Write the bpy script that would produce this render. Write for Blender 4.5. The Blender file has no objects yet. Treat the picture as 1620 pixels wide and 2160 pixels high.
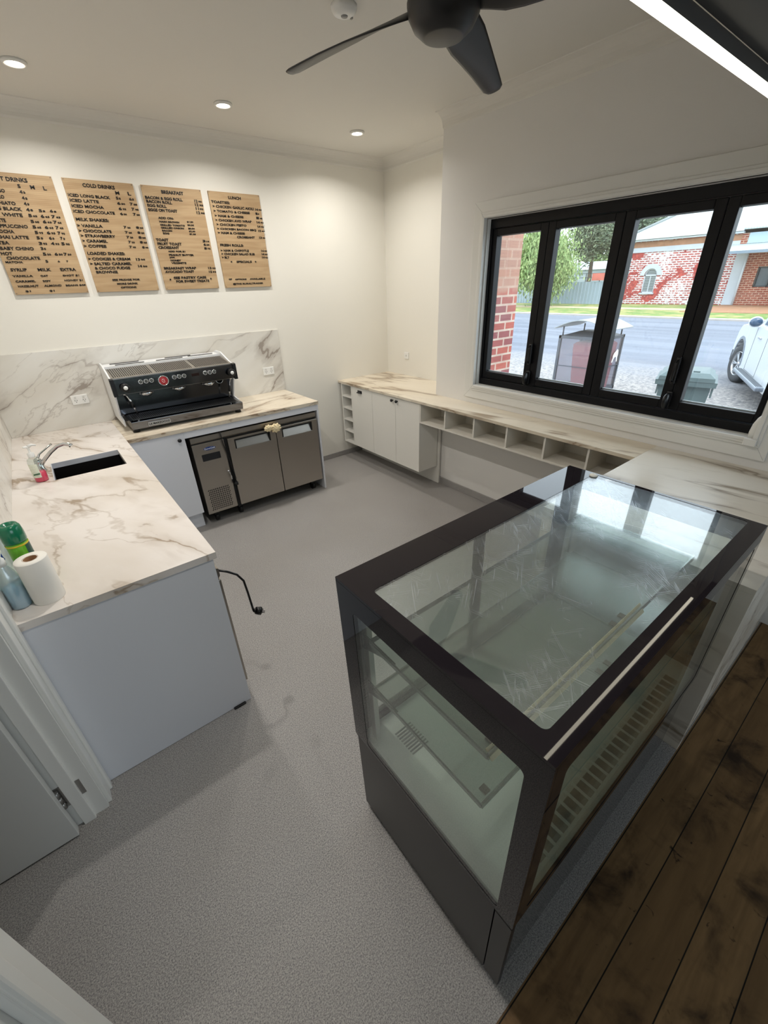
import bpy, bmesh, math, random
from mathutils import Matrix, Vector, Euler
random.seed(7)
S = bpy.context.scene
COL = S.collection
PI = math.pi
# ------------------------------------------------------------------ camera
F = 882.707
R = [[0.783468714447271, -0.6207104922362562, -0.029920867470145492], [-0.3188037245307419, -0.3601357448281673, -0.8767362377148493], [0.533423807781082, 0.6964342970624623, -0.48003990580726236]]
cd = bpy.data.cameras.new('camera'); cam = bpy.data.objects.new('camera', cd); COL.objects.link(cam)
cd.sensor_fit = 'HORIZONTAL'; cd.sensor_width = 36; cd.lens = F / 1620 * 36; cd.clip_start = 0.02; cd.clip_end = 500
cam.matrix_world = Matrix(((R[0][0], -R[1][0], -R[2][0], -3.336596), (R[0][1], -R[1][1], -R[2][1], -4.172882), (R[0][2], -R[1][2], -R[2][2], 1.849482), (0, 0, 0, 1)))
S.camera = cam
# ------------------------------------------------------------------ world / exposure
vs = S.view_settings
S.display_settings.display_device = 'sRGB'; vs.view_transform = 'Standard'; vs.look = 'None'; vs.gamma = 1; vs.use_curve_mapping = False
vs.exposure = 0.08
W = bpy.data.worlds.new('overcast_sky'); S.world = W; W.use_nodes = True
bg = W.node_tree.nodes['Background']; bg.inputs[0].default_value = (0.80, 0.90, 1.0, 1); bg.inputs[1].default_value = 3.8
sd = bpy.data.lights.new('sun', 'SUN'); sd.energy = 1.6; sd.angle = 0.6; sd.color = (1, .97, .92)
so = bpy.data.objects.new('sun', sd); COL.objects.link(so); so.rotation_euler = (math.radians(28), math.radians(-22), 0)
for nm, loc, rot, sx, sy in (('window_portal', (-.28, -2.72, 1.65), (0, PI / 2, 0), 1.18, 1.94), ('fill_window_portal', (-2.0, -8.28, 1.6), (PI / 2, 0, 0), 2.6, 1.6)):  # second portal samples the added window behind the camera
    pl_ = bpy.data.lights.new(nm, 'AREA'); pl_.shape = 'RECTANGLE'; pl_.size = sx; pl_.size_y = sy; pl_.cycles.is_portal = True
    po = bpy.data.objects.new(nm, pl_); COL.objects.link(po); po.location = loc; po.rotation_euler = rot
DOWN_W = 8.6      # each recessed downlight
LED_E = 6.5        # linear strip
# ------------------------------------------------------------------ helpers
def lin(c):
    c = c / 255.0
    return c / 12.92 if c <= .04045 else ((c + .055) / 1.055) ** 2.4
def rgb(r, g, b): return (lin(r), lin(g), lin(b), 1)
MATS = {}
def base_mat(name):
    m = bpy.data.materials.new(name); m.use_nodes = True
    return m, m.node_tree.nodes, m.node_tree.links, m.node_tree.nodes['Principled BSDF']
def mat(name, c, rough=.5, metal=0, spec=.5, emit=None, es=1, trans=0, ior=1.45, coat=0, bump=0, bscale=200, var=0, vscale=6):
    if name in MATS: return MATS[name]
    m, N, L, P = base_mat(name)
    P.inputs['Base Color'].default_value = c; P.inputs['Roughness'].default_value = rough; P.inputs['Metallic'].default_value = metal
    P.inputs['Specular IOR Level'].default_value = spec; P.inputs['Transmission Weight'].default_value = trans; P.inputs['IOR'].default_value = ior
    P.inputs['Coat Weight'].default_value = coat
    if emit: P.inputs['Emission Color'].default_value = emit; P.inputs['Emission Strength'].default_value = es
    g = N.new('ShaderNodeNewGeometry')
    if var:
        n = N.new('ShaderNodeTexNoise'); n.inputs['Scale'].default_value = vscale; n.inputs['Detail'].default_value = 5; L.new(g.outputs['Position'], n.inputs['Vector'])
        mx = N.new('ShaderNodeMix'); mx.data_type = 'RGBA'; mx.blend_type = 'MULTIPLY'; mx.inputs[0].default_value = 1; mx.inputs[6].default_value = c
        r = N.new('ShaderNodeMapRange'); r.inputs[1].default_value = .3; r.inputs[2].default_value = .7; r.inputs[3].default_value = 1 - var; r.inputs[4].default_value = 1 + var * .4
        L.new(n.outputs[0], r.inputs[0]); L.new(r.outputs[0], mx.inputs[7]); L.new(mx.outputs[2], P.inputs['Base Color'])
    if bump:
        n = N.new('ShaderNodeTexNoise'); n.inputs['Scale'].default_value = bscale; L.new(g.outputs['Position'], n.inputs['Vector'])
        b = N.new('ShaderNodeBump'); b.inputs['Strength'].default_value = bump; b.inputs['Distance'].default_value = .002
        L.new(n.outputs[0], b.inputs['Height']); L.new(b.outputs[0], P.inputs['Normal'])
    MATS[name] = m; return m
def nd(N, t, **k):
    n = N.new(t)
    for a, v in k.items():
        if a.startswith('i'): n.inputs[int(a[1:])].default_value = v
        else: setattr(n, a, v)
    return n
def math_(N, L, op, a, b=None, c=None, clamp=False):
    n = N.new('ShaderNodeMath'); n.operation = op; n.use_clamp = clamp
    for i, x in enumerate((a, b, c)):
        if x is None: continue
        if hasattr(x, 'links'): L.new(x, n.inputs[i])
        else: n.inputs[i].default_value = x
    return n.outputs[0]
def mixc(N, L, f, a, b, blend='MIX'):
    n = N.new('ShaderNodeMix'); n.data_type = 'RGBA'; n.blend_type = blend
    for i, x in ((0, f), (6, a), (7, b)):
        if hasattr(x, 'links'): L.new(x, n.inputs[i])
        else: n.inputs[i].default_value = x
    return n.outputs[2]
def rng(N, L, x, a, b, c=0, d=1, smooth=True):
    n = N.new('ShaderNodeMapRange'); n.interpolation_type = 'SMOOTHSTEP' if smooth else 'LINEAR'
    L.new(x, n.inputs[0])
    for i, v in enumerate((a, b, c, d)): n.inputs[i + 1].default_value = v
    return n.outputs[0]
def noise(N, L, vec, scale, detail=4, dist=0, rough=.5):
    n = N.new('ShaderNodeTexNoise'); n.inputs['Scale'].default_value = scale; n.inputs['Detail'].default_value = detail
    n.inputs['Distortion'].default_value = dist; n.inputs['Roughness'].default_value = rough; L.new(vec, n.inputs['Vector']); return n.outputs[0]
def mapping(N, L, vec, scale=(1, 1, 1), rot=(0, 0, 0), loc=(0, 0, 0)):
    n = N.new('ShaderNodeMapping'); L.new(vec, n.inputs[0]); n.inputs['Scale'].default_value = scale; n.inputs['Rotation'].default_value = rot; n.inputs['Location'].default_value = loc
    return n.outputs[0]

def marble(name, base, vein, rot, loc=(0, 0, 0), warm=.33, rough=.32, stretch=.38, dens=1.0):
    m, N, L, P = base_mat(name); g = N.new('ShaderNodeNewGeometry'); pos = g.outputs['Position']
    v = mapping(N, L, mapping(N, L, pos, (1, 1, 1), rot), (stretch, 1, 1), (0, 0, 0), loc)
    w = N.new('ShaderNodeTexNoise'); w.inputs['Scale'].default_value = 2.2; w.inputs['Detail'].default_value = 3; L.new(v, w.inputs['Vector'])
    add = N.new('ShaderNodeVectorMath'); add.operation = 'MULTIPLY_ADD'; L.new(w.outputs[1], add.inputs[0]); add.inputs[1].default_value = (.35, .35, .35); L.new(v, add.inputs[2])
    vv = add.outputs[0]
    n1 = noise(N, L, vv, 1.8 * dens, 6, .25, .52); d1 = math_(N, L, 'ABSOLUTE', math_(N, L, 'SUBTRACT', n1, .5))
    thin = rng(N, L, d1, .0, .014, 1, 0)
    wide = rng(N, L, d1, .0, .075, 1, 0)
    n2 = noise(N, L, vv, 4.0 * dens, 5, .3, .55); d2 = math_(N, L, 'ABSOLUTE', math_(N, L, 'SUBTRACT', n2, .49))
    t2 = rng(N, L, d2, 0, .016, 1, 0)
    m1 = rng(N, L, noise(N, L, pos, 2.3, 3), .42, .62)
    m2 = rng(N, L, noise(N, L, v, 1.7, 3), .46, .62)
    f = math_(N, L, 'ADD', math_(N, L, 'MULTIPLY', thin, math_(N, L, 'ADD', math_(N, L, 'MULTIPLY', m1, .6), .3)), math_(N, L, 'MULTIPLY', wide, math_(N, L, 'MULTIPLY', m1, warm)))
    f = math_(N, L, 'ADD', f, math_(N, L, 'MULTIPLY', t2, math_(N, L, 'MULTIPLY', m2, .38)), clamp=True)
    cloud = rng(N, L, noise(N, L, v, 3.0, 5), .35, .75, 0, 1)
    c0 = mixc(N, L, cloud, base, tuple(base[i] * (.86, .83, .78)[i] for i in range(3)) + (1,))
    L.new(mixc(N, L, f, c0, vein), P.inputs['Base Color']); P.inputs['Roughness'].default_value = rough
    MATS[name] = m; return m

def brickmat(name, c1, c2, mortar, scale, plane='yz', paint=None, pthr=(.45, .55), bw=.24, bh=.086, ms=.012):
    m, N, L, P = base_mat(name); g = N.new('ShaderNodeNewGeometry')
    sp = N.new('ShaderNodeSeparateXYZ'); L.new(g.outputs['Position'], sp.inputs[0]); cb = N.new('ShaderNodeCombineXYZ')
    if plane == 'yz': L.new(sp.outputs[1], cb.inputs[0])
    elif plane == 'xz': L.new(sp.outputs[0], cb.inputs[0])
    L.new(sp.outputs[2], cb.inputs[1])
    b = N.new('ShaderNodeTexBrick'); L.new(cb.outputs[0], b.inputs[0])
    b.inputs['Color1'].default_value = c1; b.inputs['Color2'].default_value = c2; b.inputs['Mortar'].default_value = mortar
    b.inputs['Scale'].default_value = 1; b.inputs['Brick Width'].default_value = bw * scale; b.inputs['Row Height'].default_value = bh * scale; b.inputs['Mortar Size'].default_value = ms * scale
    out = b.outputs[0]
    n = noise(N, L, g.outputs['Position'], 8, 4); out = mixc(N, L, rng(N, L, n, .3, .75, 0, .4), out, (c1[0] * .5, c1[1] * .5, c1[2] * .6, 1))
    if paint:
        n1 = noise(N, L, g.outputs['Position'], .55, 3, .8); n2 = noise(N, L, g.outputs['Position'], 5.5, 3, .3)
        s = math_(N, L, 'ADD', math_(N, L, 'MULTIPLY', n1, 1.1), math_(N, L, 'MULTIPLY', n2, .9))
        keep = rng(N, L, s, pthr[0] * 2, pthr[1] * 2)
        flat = mixc(N, L, rng(N, L, n2, .35, .65), c1, c2)
        out = mixc(N, L, rng(N, L, math_(N, L, 'ADD', n1, math_(N, L, 'MULTIPLY', n2, .22)), .675, .69), out, flat)
        out = mixc(N, L, keep, paint, out)
    L.new(out, P.inputs['Base Color']); P.inputs['Roughness'].default_value = .9
    MATS[name] = m; return m

def glassmat(name, tint, refl=.5, rough=.0, scratch=False, f0=.045):
    m, N, L, P = base_mat(name); N.remove(P); out = N['Material Output']
    tr = N.new('ShaderNodeBsdfTransparent'); tr.inputs[0].default_value = tint
    gl = N.new('ShaderNodeBsdfAnisotropic'); gl.inputs['Color'].default_value = (1, 1, 1, 1); gl.inputs['Roughness'].default_value = rough
    lw = N.new('ShaderNodeLayerWeight'); lw.inputs[0].default_value = .5
    f = math_(N, L, 'MULTIPLY_ADD', math_(N, L, 'POWER', lw.outputs['Facing'], 4.0), refl, f0, clamp=True)
    mx = N.new('ShaderNodeMixShader'); L.new(f, mx.inputs[0]); L.new(tr.outputs[0], mx.inputs[1]); L.new(gl.outputs[0], mx.inputs[2])
    last = mx.outputs[0]
    if scratch:
        g = N.new('ShaderNodeNewGeometry'); pos = g.outputs['Position']; tot = None
        for rz, sc in ((.5, 1), (1.35, 1.2), (-.6, .9), (2.2, 1.1)):
            v = mapping(N, L, mapping(N, L, pos, (1, 1, 1), (0, 0, rz)), (9 * sc, 330 * sc, 1)); n = noise(N, L, v, 1.0, 3, .5)
            s = rng(N, L, n, .625, .70); tot = s if tot is None else math_(N, L, 'MAXIMUM', tot, s)
        blot = rng(N, L, noise(N, L, pos, 4, 3), .35, .7, .35, 1)
        fac = math_(N, L, 'ADD', math_(N, L, 'MULTIPLY', math_(N, L, 'MULTIPLY', tot, blot), .38), math_(N, L, 'MULTIPLY', blot, .15))
        g2 = N.new('ShaderNodeBsdfAnisotropic'); g2.inputs['Color'].default_value = (.9, .95, 1, 1); g2.inputs['Roughness'].default_value = .36
        m2 = N.new('ShaderNodeMixShader'); L.new(fac, m2.inputs[0]); L.new(last, m2.inputs[1]); L.new(g2.outputs[0], m2.inputs[2]); last = m2.outputs[0]
    L.new(last, out.inputs[0]); MATS[name] = m; return m

# ---- mesh building ---------------------------------------------------------
WM = {}
class MB:
    def __init__(s): s.bm = bmesh.new()
    def box(s, x0, x1, y0, y1, z0, z1, bev=0, M=None, seg=2):
        t = bmesh.new(); bmesh.ops.create_cube(t, size=1)
        for v in t.verts: v.co = Vector(((x0 + x1) / 2 + v.co.x * abs(x1 - x0), (y0 + y1) / 2 + v.co.y * abs(y1 - y0), (z0 + z1) / 2 + v.co.z * abs(z1 - z0)))
        if bev: bmesh.ops.bevel(t, geom=t.edges[:], offset=bev, segments=seg, profile=.5, affect='EDGES')
        return s._add(t, M)
    def _add(s, t, M=None):
        if M is not None: bmesh.ops.transform(t, matrix=M, verts=t.verts)
        vm = {v: s.bm.verts.new(v.co) for v in t.verts}
        for f in t.faces:
            try: nf = s.bm.faces.new([vm[v] for v in f.verts]); nf.smooth = f.smooth
            except ValueError: pass
        t.free(); return s
    def cyl(s, p0, p1, r0, r1=None, n=24, caps=True, smooth=True):
        r1 = r0 if r1 is None else r1; p0 = Vector(p0); p1 = Vector(p1); d = p1 - p0
        t = bmesh.new(); bmesh.ops.create_cone(t, cap_ends=caps, segments=n, radius1=r0, radius2=r1, depth=d.length)
        for f in t.faces: f.smooth = smooth and len(f.verts) == 4
        M = Matrix.Translation((p0 + p1) / 2) @ d.to_track_quat('Z', 'Y').to_matrix().to_4x4()
        return s._add(t, M)
    def lathe(s, prof, c=(0, 0, 0), n=32, M=None, cap=True):
        t = bmesh.new(); rings = []
        for r, z in prof: rings.append([t.verts.new((c[0] + r * math.cos(2 * PI * k / n), c[1] + r * math.sin(2 * PI * k / n), c[2] + z)) for k in range(n)])
        for a, b in zip(rings, rings[1:]):
            for k in range(n): f = t.faces.new((a[k], a[(k + 1) % n], b[(k + 1) % n], b[k])); f.smooth = True
        if cap:
            if prof[0][0] > 1e-6: t.faces.new(rings[0][::-1])
            if prof[-1][0] > 1e-6: t.faces.new(rings[-1])
        return s._add(t, M)
    def tube(s, pts, r, n=10, rs=None, closed=False):
        t = bmesh.new(); pts = [Vector(p) for p in pts]; rings = []; up = Vector((0, 0, 1))
        for i, p in enumerate(pts):
            d = (pts[min(i + 1, len(pts) - 1)] - pts[max(i - 1, 0)]).normalized()
            a = d.cross(up) if abs(d.dot(up)) < .95 else d.cross(Vector((1, 0, 0)))
            a.normalize(); b = d.cross(a); rr = rs[i] if rs else r
            rings.append([t.verts.new(p + rr * (a * math.cos(2 * PI * k / n) + b * math.sin(2 * PI * k / n))) for k in range(n)])
        for a, b in zip(rings, rings[1:]):
            for k in range(n): f = t.faces.new((a[k], a[(k + 1) % n], b[(k + 1) % n], b[k])); f.smooth = True
        t.faces.new(rings[0][::-1]); t.faces.new(rings[-1]); return s._add(t)
    def prism(s, prof, a0, a1, axis='x', M=None, bev=0):
        t = bmesh.new()
        def P(u, v, a): return {'x': (a, u, v), 'y': (u, a, v), 'z': (u, v, a)}[axis]
        A = [t.verts.new(P(u, v, a0)) for u, v in prof]; B = [t.verts.new(P(u, v, a1)) for u, v in prof]; n = len(prof)
        t.faces.new(A); t.faces.new(B[::-1])
        for k in range(n): t.faces.new((A[k], A[(k + 1) % n], B[(k + 1) % n], B[k]))
        bmesh.ops.recalc_face_normals(t, faces=t.faces[:])
        if bev: bmesh.ops.bevel(t, geom=t.edges[:], offset=bev, segments=2, profile=.5, affect='EDGES')
        return s._add(t, M)
    def sphere(s, c, r, M=None, n=16, sc=(1, 1, 1)):
        t = bmesh.new(); bmesh.ops.create_uvsphere(t, u_segments=n * 2, v_segments=n, radius=r)
        for v in t.verts: v.co = Vector((c[0] + v.co.x * sc[0], c[1] + v.co.y * sc[1], c[2] + v.co.z * sc[2]))
        for f in t.faces: f.smooth = True
        return s._add(t, M)
    def loft(s, rings, cap=True, smooth=True, M=None):
        t = bmesh.new(); R_ = [[t.verts.new(p) for p in r] for r in rings]; n = len(rings[0])
        for a, b in zip(R_, R_[1:]):
            for k in range(n): f = t.faces.new((a[k], a[(k + 1) % n], b[(k + 1) % n], b[k])); f.smooth = smooth
        if cap: t.faces.new(R_[0][::-1]); t.faces.new(R_[-1])
        bmesh.ops.recalc_face_normals(t, faces=t.faces[:]); return s._add(t, M)
    def build(s, name, material, parent=None, origin=None):
        bm = s.bm; bmesh.ops.recalc_face_normals(bm, faces=bm.faces[:]) if False else None
        xs = [v.co for v in bm.verts]
        if origin is None: origin = ((min(v.x for v in xs) + max(v.x for v in xs)) / 2, (min(v.y for v in xs) + max(v.y for v in xs)) / 2, min(v.z for v in xs))
        o3 = Vector(origin)
        for v in bm.verts: v.co -= o3
        me = bpy.data.meshes.new(name); bm.to_mesh(me); bm.free()
        me.materials.append(material)
        o = bpy.data.objects.new(name, me); COL.objects.link(o); o.location = o3
        WM[o.name] = Matrix.Translation(o3)
        if parent: o.parent = parent; o.location = o3 - WM[parent.name].translation
        return o
def tag(o, label=None, cat=None, group=None, kind=None):
    for k, v in (('label', label), ('category', cat), ('group', group), ('kind', kind)):
        if v: o[k] = v
    return o
def thing(name, label, cat, loc, group=None):
    o = bpy.data.objects.new(name, None); COL.objects.link(o); o.location = loc; o.empty_display_size = .1
    WM[o.name] = Matrix.Translation(Vector(loc)); return tag(o, label, cat, group)
def struct(o): o['kind'] = 'structure'; return o
def dup(root, loc, label=None, rotz=None):
    def cp(o, par):
        c = o.copy(); COL.objects.link(c)
        if par: c.parent = par
        for ch in [x for x in KIDS.get(o.name, [])]: cp(ch, c)
        return c
    r = cp(root, None); r.location = loc
    if rotz is not None: r.rotation_euler.z = rotz
    if label: r['label'] = label
    return r
KIDS = {}
def note_kids(root):
    for o in list(COL.objects):
        if o.parent: KIDS.setdefault(o.parent.name, [])
    KIDS.clear()
    for o in COL.objects:
        if o.parent: KIDS.setdefault(o.parent.name, []).append(o)
TXT = {}
def textverts(t, bold=.012):
    if (t, bold) in TXT: return TXT[(t, bold)]
    c = bpy.data.curves.new('t', 'FONT'); c.body = t; c.offset = bold; c.resolution_u = 2; c.extrude = .05
    o = bpy.data.objects.new('t', c); me = bpy.data.meshes.new_from_object(o)
    V = [v.co.copy() for v in me.vertices]; Fc = [list(p.vertices) for p in me.polygons]
    bpy.data.objects.remove(o); bpy.data.curves.remove(c); bpy.data.meshes.remove(me)
    TXT[(t, bold)] = (V, Fc); return V, Fc
def put_text(mb, t, fn, bold=.012):
    """fn maps normalised (u 0..1, v -0.5..0.5, depth 0..1) to a point"""
    V, Fc = textverts(t, bold)
    if not V: return
    x0 = min(v.x for v in V); x1 = max(v.x for v in V); y0 = min(v.y for v in V); y1 = max(v.y for v in V)
    vs_ = [mb.bm.verts.new(fn((v.x - x0) / (x1 - x0), (v.y - (y0 + y1) / 2) / max(y1 - y0, 1e-5), (v.z + .05) / .1)) for v in V]
    for f in Fc:
        try: mb.bm.faces.new([vs_[i] for i in f])
        except ValueError: pass
# ------------------------------------------------------------------ materials
M_wall = mat('wall_paint', rgb(238, 235, 226), .55, var=.02, vscale=1.2)
M_wall2 = mat('window_wall_paint', rgb(232, 230, 226), .55, var=.02, vscale=1.2)
M_ceil = mat('ceiling_paint', rgb(225, 222, 215), .7)
M_trim = mat('gloss_trim_paint', rgb(232, 231, 226), .28)
M_black = mat('black_paint', rgb(22, 20, 20), .6)
M_lam = mat('white_laminate', rgb(224, 226, 232), .4)
M_lam2 = mat('white_board', rgb(235, 233, 226), .45)
M_shade = mat('cubby_board', rgb(226, 222, 212), .5)
M_alu = mat('black_aluminium', rgb(15, 15, 18), .42, spec=.3)
M_plas = mat('black_plastic', rgb(18, 18, 19), .35)
M_wpl = mat('white_plastic', rgb(238, 238, 235), .3)
M_chrome = mat('chrome', rgb(215, 216, 218), .12, 1)
M_steel = mat('brushed_steel', rgb(172, 166, 158), .30, 1, bump=.12, bscale=500)
M_sdark = mat('dark_gap', rgb(14, 14, 15), .5)
M_fan = mat('matt_black_fan', rgb(38, 38, 39), .38, spec=.45)
M_marH = marble('marble_laminate_sink', rgb(232, 226, 221), rgb(160, 142, 122), (0, 0, 1.12), (3.4, .2, 0), stretch=.45, warm=.36)
M_marB = marble('marble_laminate_back', rgb(230, 220, 202), rgb(158, 136, 112), (0, 0, -.22), (0.3, 4.2, 0), stretch=.20, dens=2.0, warm=.5)
M_marR = marble('marble_laminate_right', rgb(232, 222, 204), rgb(158, 138, 114), (0, 0, 1.32), (1.3, 2.2, 0), stretch=.18, dens=2.0, warm=.85)
M_marC = marble('marble_laminate_counter', rgb(230, 224, 212), rgb(150, 136, 116), (0, 0, 1.40), (5.3, .2, 1), stretch=.18, dens=1.8, warm=.7)
M_marS = marble('marble_splash', rgb(230, 228, 222), rgb(160, 150, 140), (0, .60, 0), (2.2, 0, 1.5), dens=1.5, stretch=.28, warm=.5)

m, N, L, P = base_mat('speckled_vinyl'); g = N.new('ShaderNodeNewGeometry'); pos = g.outputs['Position']
n1 = noise(N, L, pos, 230, 4, 0, .75); n2 = noise(N, L, pos, 340, 2, 0, .6); n3 = noise(N, L, pos, 1.6, 4)
c = mixc(N, L, rng(N, L, n1, .36, .62), rgb(116, 114, 115), rgb(184, 180, 175))
c = mixc(N, L, rng(N, L, n2, .60, .68), c, rgb(84, 84, 94))
c = mixc(N, L, rng(N, L, noise(N, L, pos, 330, 2), .64, .70), c, rgb(214, 208, 200))
c = mixc(N, L, rng(N, L, n3, .35, .7, 0, .16), c, rgb(120, 112, 100))
L.new(c, P.inputs['Base Color']); P.inputs['Roughness'].default_value = .5
b = N.new('ShaderNodeBump'); b.inputs['Strength'].default_value = .25; b.inputs['Distance'].default_value = .002; L.new(n1, b.inputs['Height']); L.new(b.outputs[0], P.inputs['Normal'])
M_vinyl = m

m, N, L, P = base_mat('old_floorboards'); g = N.new('ShaderNodeNewGeometry'); pos = g.outputs['Position']
sp = N.new('ShaderNodeSeparateXYZ'); L.new(pos, sp.inputs[0])
u = math_(N, L, 'DIVIDE', math_(N, L, 'ADD', sp.outputs[1], 4.122 + 13.4), .1345)
fr = math_(N, L, 'FRACT', u); idx = math_(N, L, 'FLOOR', u)
wn = N.new('ShaderNodeTexWhiteNoise'); wn.noise_dimensions = '1D'; L.new(idx, wn.inputs['W'])
edge = math_(N, L, 'MINIMUM', fr, math_(N, L, 'SUBTRACT', 1.0, fr)); seam = rng(N, L, edge, .006, .020, 1, 0)
v = mapping(N, L, pos, (3.5, 30, 1)); gr = noise(N, L, v, 1.0, 6, .4, .6); bl = noise(N, L, pos, 5.5, 5, .4, .6)
c = mixc(N, L, rng(N, L, gr, .25, .75), rgb(116, 90, 60), rgb(142, 112, 76))
c = mixc(N, L, wn.outputs[0], c, rgb(104, 78, 50)); 
c = mixc(N, L, rng(N, L, bl, .48, .74), c, rgb(50, 37, 26)); c = mixc(N, L, rng(N, L, noise(N, L, pos, 26, 4, 1), .66, .76), c, rgb(44, 33, 23))
c = mixc(N, L, seam, c, rgb(12, 9, 7))
L.new(c, P.inputs['Base Color']); P.inputs['Roughness'].default_value = .62; P.inputs['Specular IOR Level'].default_value = .25
M_timber = m

m, N, L, P = base_mat('ribbed_plywood'); g = N.new('ShaderNodeNewGeometry'); pos = g.outputs['Position']
sp = N.new('ShaderNodeSeparateXYZ'); L.new(pos, sp.inputs[0])
fr = math_(N, L, 'FRACT', math_(N, L, 'MULTIPLY', sp.outputs[2], 95.0)); ln = rng(N, L, fr, .0, .35, 1, 0)
v = mapping(N, L, pos, (3, 1, 30)); gr = noise(N, L, v, 1, 4, .5)
c = mixc(N, L, rng(N, L, gr, .3, .7), rgb(176, 146, 108), rgb(194, 166, 128)); c = mixc(N, L, math_(N, L, 'MULTIPLY', ln, .30), c, rgb(110, 80, 50))
L.new(c, P.inputs['Base Color']); P.inputs['Roughness'].default_value = .6
M_ply = m
M_letter = mat('black_letters', rgb(20, 16, 14), .5)
XL = -3.69
# ------------------------------------------------------------------ room shell
struct(MB().box(-5.6, .10, -4.066, .1, -.10, 0).build('floor', M_vinyl))
struct(MB().box(-5.6, 0.1, -8.2, -4.066, -.10, -.001).build('floor_timber', M_timber))
struct(MB().box(XL - .11, .12, -3.80, .1, 2.917, 3.0).build('ceiling', M_ceil))
struct(MB().box(XL - .11, .12, -8.2, -3.80, 2.917, 3.0).build('ceiling_shop', M_black))
struct(MB().box(XL - .11, .12, 0, .12, 0, 2.917).build('wall_back', M_wall))
struct(MB().box(0, .12, -1.275, 0, 0, 2.917).build('wall_right', M_wall))
wy0, wy1, wz0, wz1 = -1.755, -3.690, 1.062, 2.233
b = MB(); X0, X1 = -.44, -.29
b.box(X0, X1, wy0, -1.275, 0, 2.917).box(X0, X1, -8.2, wy1, 0, 2.917).box(X0, X1, wy1, wy0, 0, wz0).box(X0, X1, wy1, wy0, wz1, 2.917).box(X1, 0, -1.285, -1.275, 0, 2.917)
struct(b.build('wall_window', M_wall2))
dy0, dy1, dz = -2.70, -3.555, 2.04
b = MB(); b.box(XL - .11, XL, dy0, 0, 0, 2.917).box(XL - .11, XL, -8.2, dy1, 0, 2.917).box(XL - .11, XL, dy1, dy0, dz, 2.917)
struct(b.build('wall_left', M_wall2))
b = MB(); b.box(XL - .11, -3.3, -8.3, -8.2, 0, 3).box(-.7, .12, -8.3, -8.2, 0, 3).box(-3.3, -.7, -8.3, -8.2, 0, .8).box(-3.3, -.7, -8.3, -8.2, 2.4, 3)
struct(b.build('wall_front', M_wall2))
t = thing('fill_window', None, None, (-2.0, -8.25, .8)); struct(t)  # unseen window added behind the camera for daylight fill on the near floor
MB().box(-3.3, -.7, -8.27, -8.22, .8, .86).box(-3.3, -.7, -8.27, -8.22, 2.34, 2.4).box(-2.03, -1.97, -8.27, -8.22, .86, 2.34).build('window_frame', M_trim, t)
MB().box(-3.3, -.7, -8.25, -8.245, .86, 2.34).build('pane', glassmat('fill_window_pane', (.95, .97, .97, 1), .5), t)
b = MB(); b.box(-5.6, -5.5, -5.0, -1.2, 0, 2.6).box(-5.5, XL - .11, -1.3, -1.2, 0, 2.6).box(-5.5, XL - .11, -5.0, -4.9, 0, 2.6)
struct(b.build('wall_hallway', M_wall2)); struct(MB().box(-5.6, XL - .11, -5, -1.2, 2.6, 2.7).build('ceiling_hallway', M_ceil))
# cornices (cove section)
def cove(n=6, s=.09):
    pts = [(0, 0), (0, -s)]
    for k in range(n + 1):
        a = PI / 2 * k / n; pts.append((s * .12 + (s * .85) * (1 - math.cos(a)), -s * .88 + s * .82 * math.sin(a)))
    pts.append((s, 0)); return pts
cp = cove()
struct(MB().prism([(-y, 2.917 + z) for y, z in cp], XL, 0, 'x').build('trim_1', M_ceil))
struct(MB().prism([(-x, 2.917 + z) for x, z in cp], -1.275, 0, 'y').build('trim_2', M_ceil))
struct(MB().prism([(-.44 - x, 2.917 + z) for x, z in cp], -3.78, -1.275, 'y').build('trim_3', M_ceil))
struct(MB().prism([(XL + x, 2.917 + z) for x, z in cp], -3.78, 0, 'y').build('trim_4', M_ceil))
M_cov = M_vinyl
struct(MB().box(-1.40, -.0, -.012, 0, 0, .058, .003).build('baseboard_back', M_cov))
struct(MB().box(-.452, -.44, -4.06, -1.275, 0, .07, .003).build('baseboard_right', M_cov))
# bulkhead above the service side with linear light below
tag(struct(MB().box(XL, -.44, -3.86, -3.775, 2.185, 2.917).build('wall_bulkhead', M_black)))
t = thing('linear_light', 'long bright LED strip in a thin channel under the black bulkhead', 'light', (-1.9, -3.76, 2.15))
MB().box(XL + .2, -.73, -3.772, -3.752, 2.166, 2.186).build('channel', mat('aluminium_channel', rgb(205, 205, 205), .3, 1), t)
MB().box(XL + .21, -.74, -3.768, -3.755, 2.160, 2.166, .001).build('diffuser', mat('led_glow', rgb(255, 250, 235), .5, emit=rgb(255, 246, 222), es=LED_E), t)
# downlights
M_dl = mat('downlight_glow', rgb(255, 250, 240), .5, emit=rgb(255, 240, 215), es=40)
def downlight(x, y, label):
    t = thing('downlight', label, 'ceiling light', (x, y, 2.90), 'recessed ceiling downlights')
    MB().lathe([(.040, .012), (.040, .004), (.055, .002), (.058, .010), (.058, .017), (.042, .0168)], (x, y, 2.90), 32, cap=False).build('trim_ring', M_wpl, t)
    MB().lathe([(0.0001, .010), (.040, .010)], (x, y, 2.90), 32, cap=False).build('lamp_lens', M_dl, t)
    l = bpy.data.lights.new('downlight_lamp', 'AREA'); l.shape = 'DISK'; l.size = .075; l.energy = DOWN_W; l.color = (1, .965, .91); l.spread = math.radians(150)
    o = bpy.data.objects.new('downlight_lamp', l); COL.objects.link(o); o.location = (0, 0, .002); o.parent = t
downlight(-2.939, -.625, 'round recessed downlight at the left, above the menu boards')
downlight(-1.841, -.627, 'round recessed downlight, middle of the row near the menu wall')
downlight(-.746, -.606, 'round recessed downlight nearest the far room corner')
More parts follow.
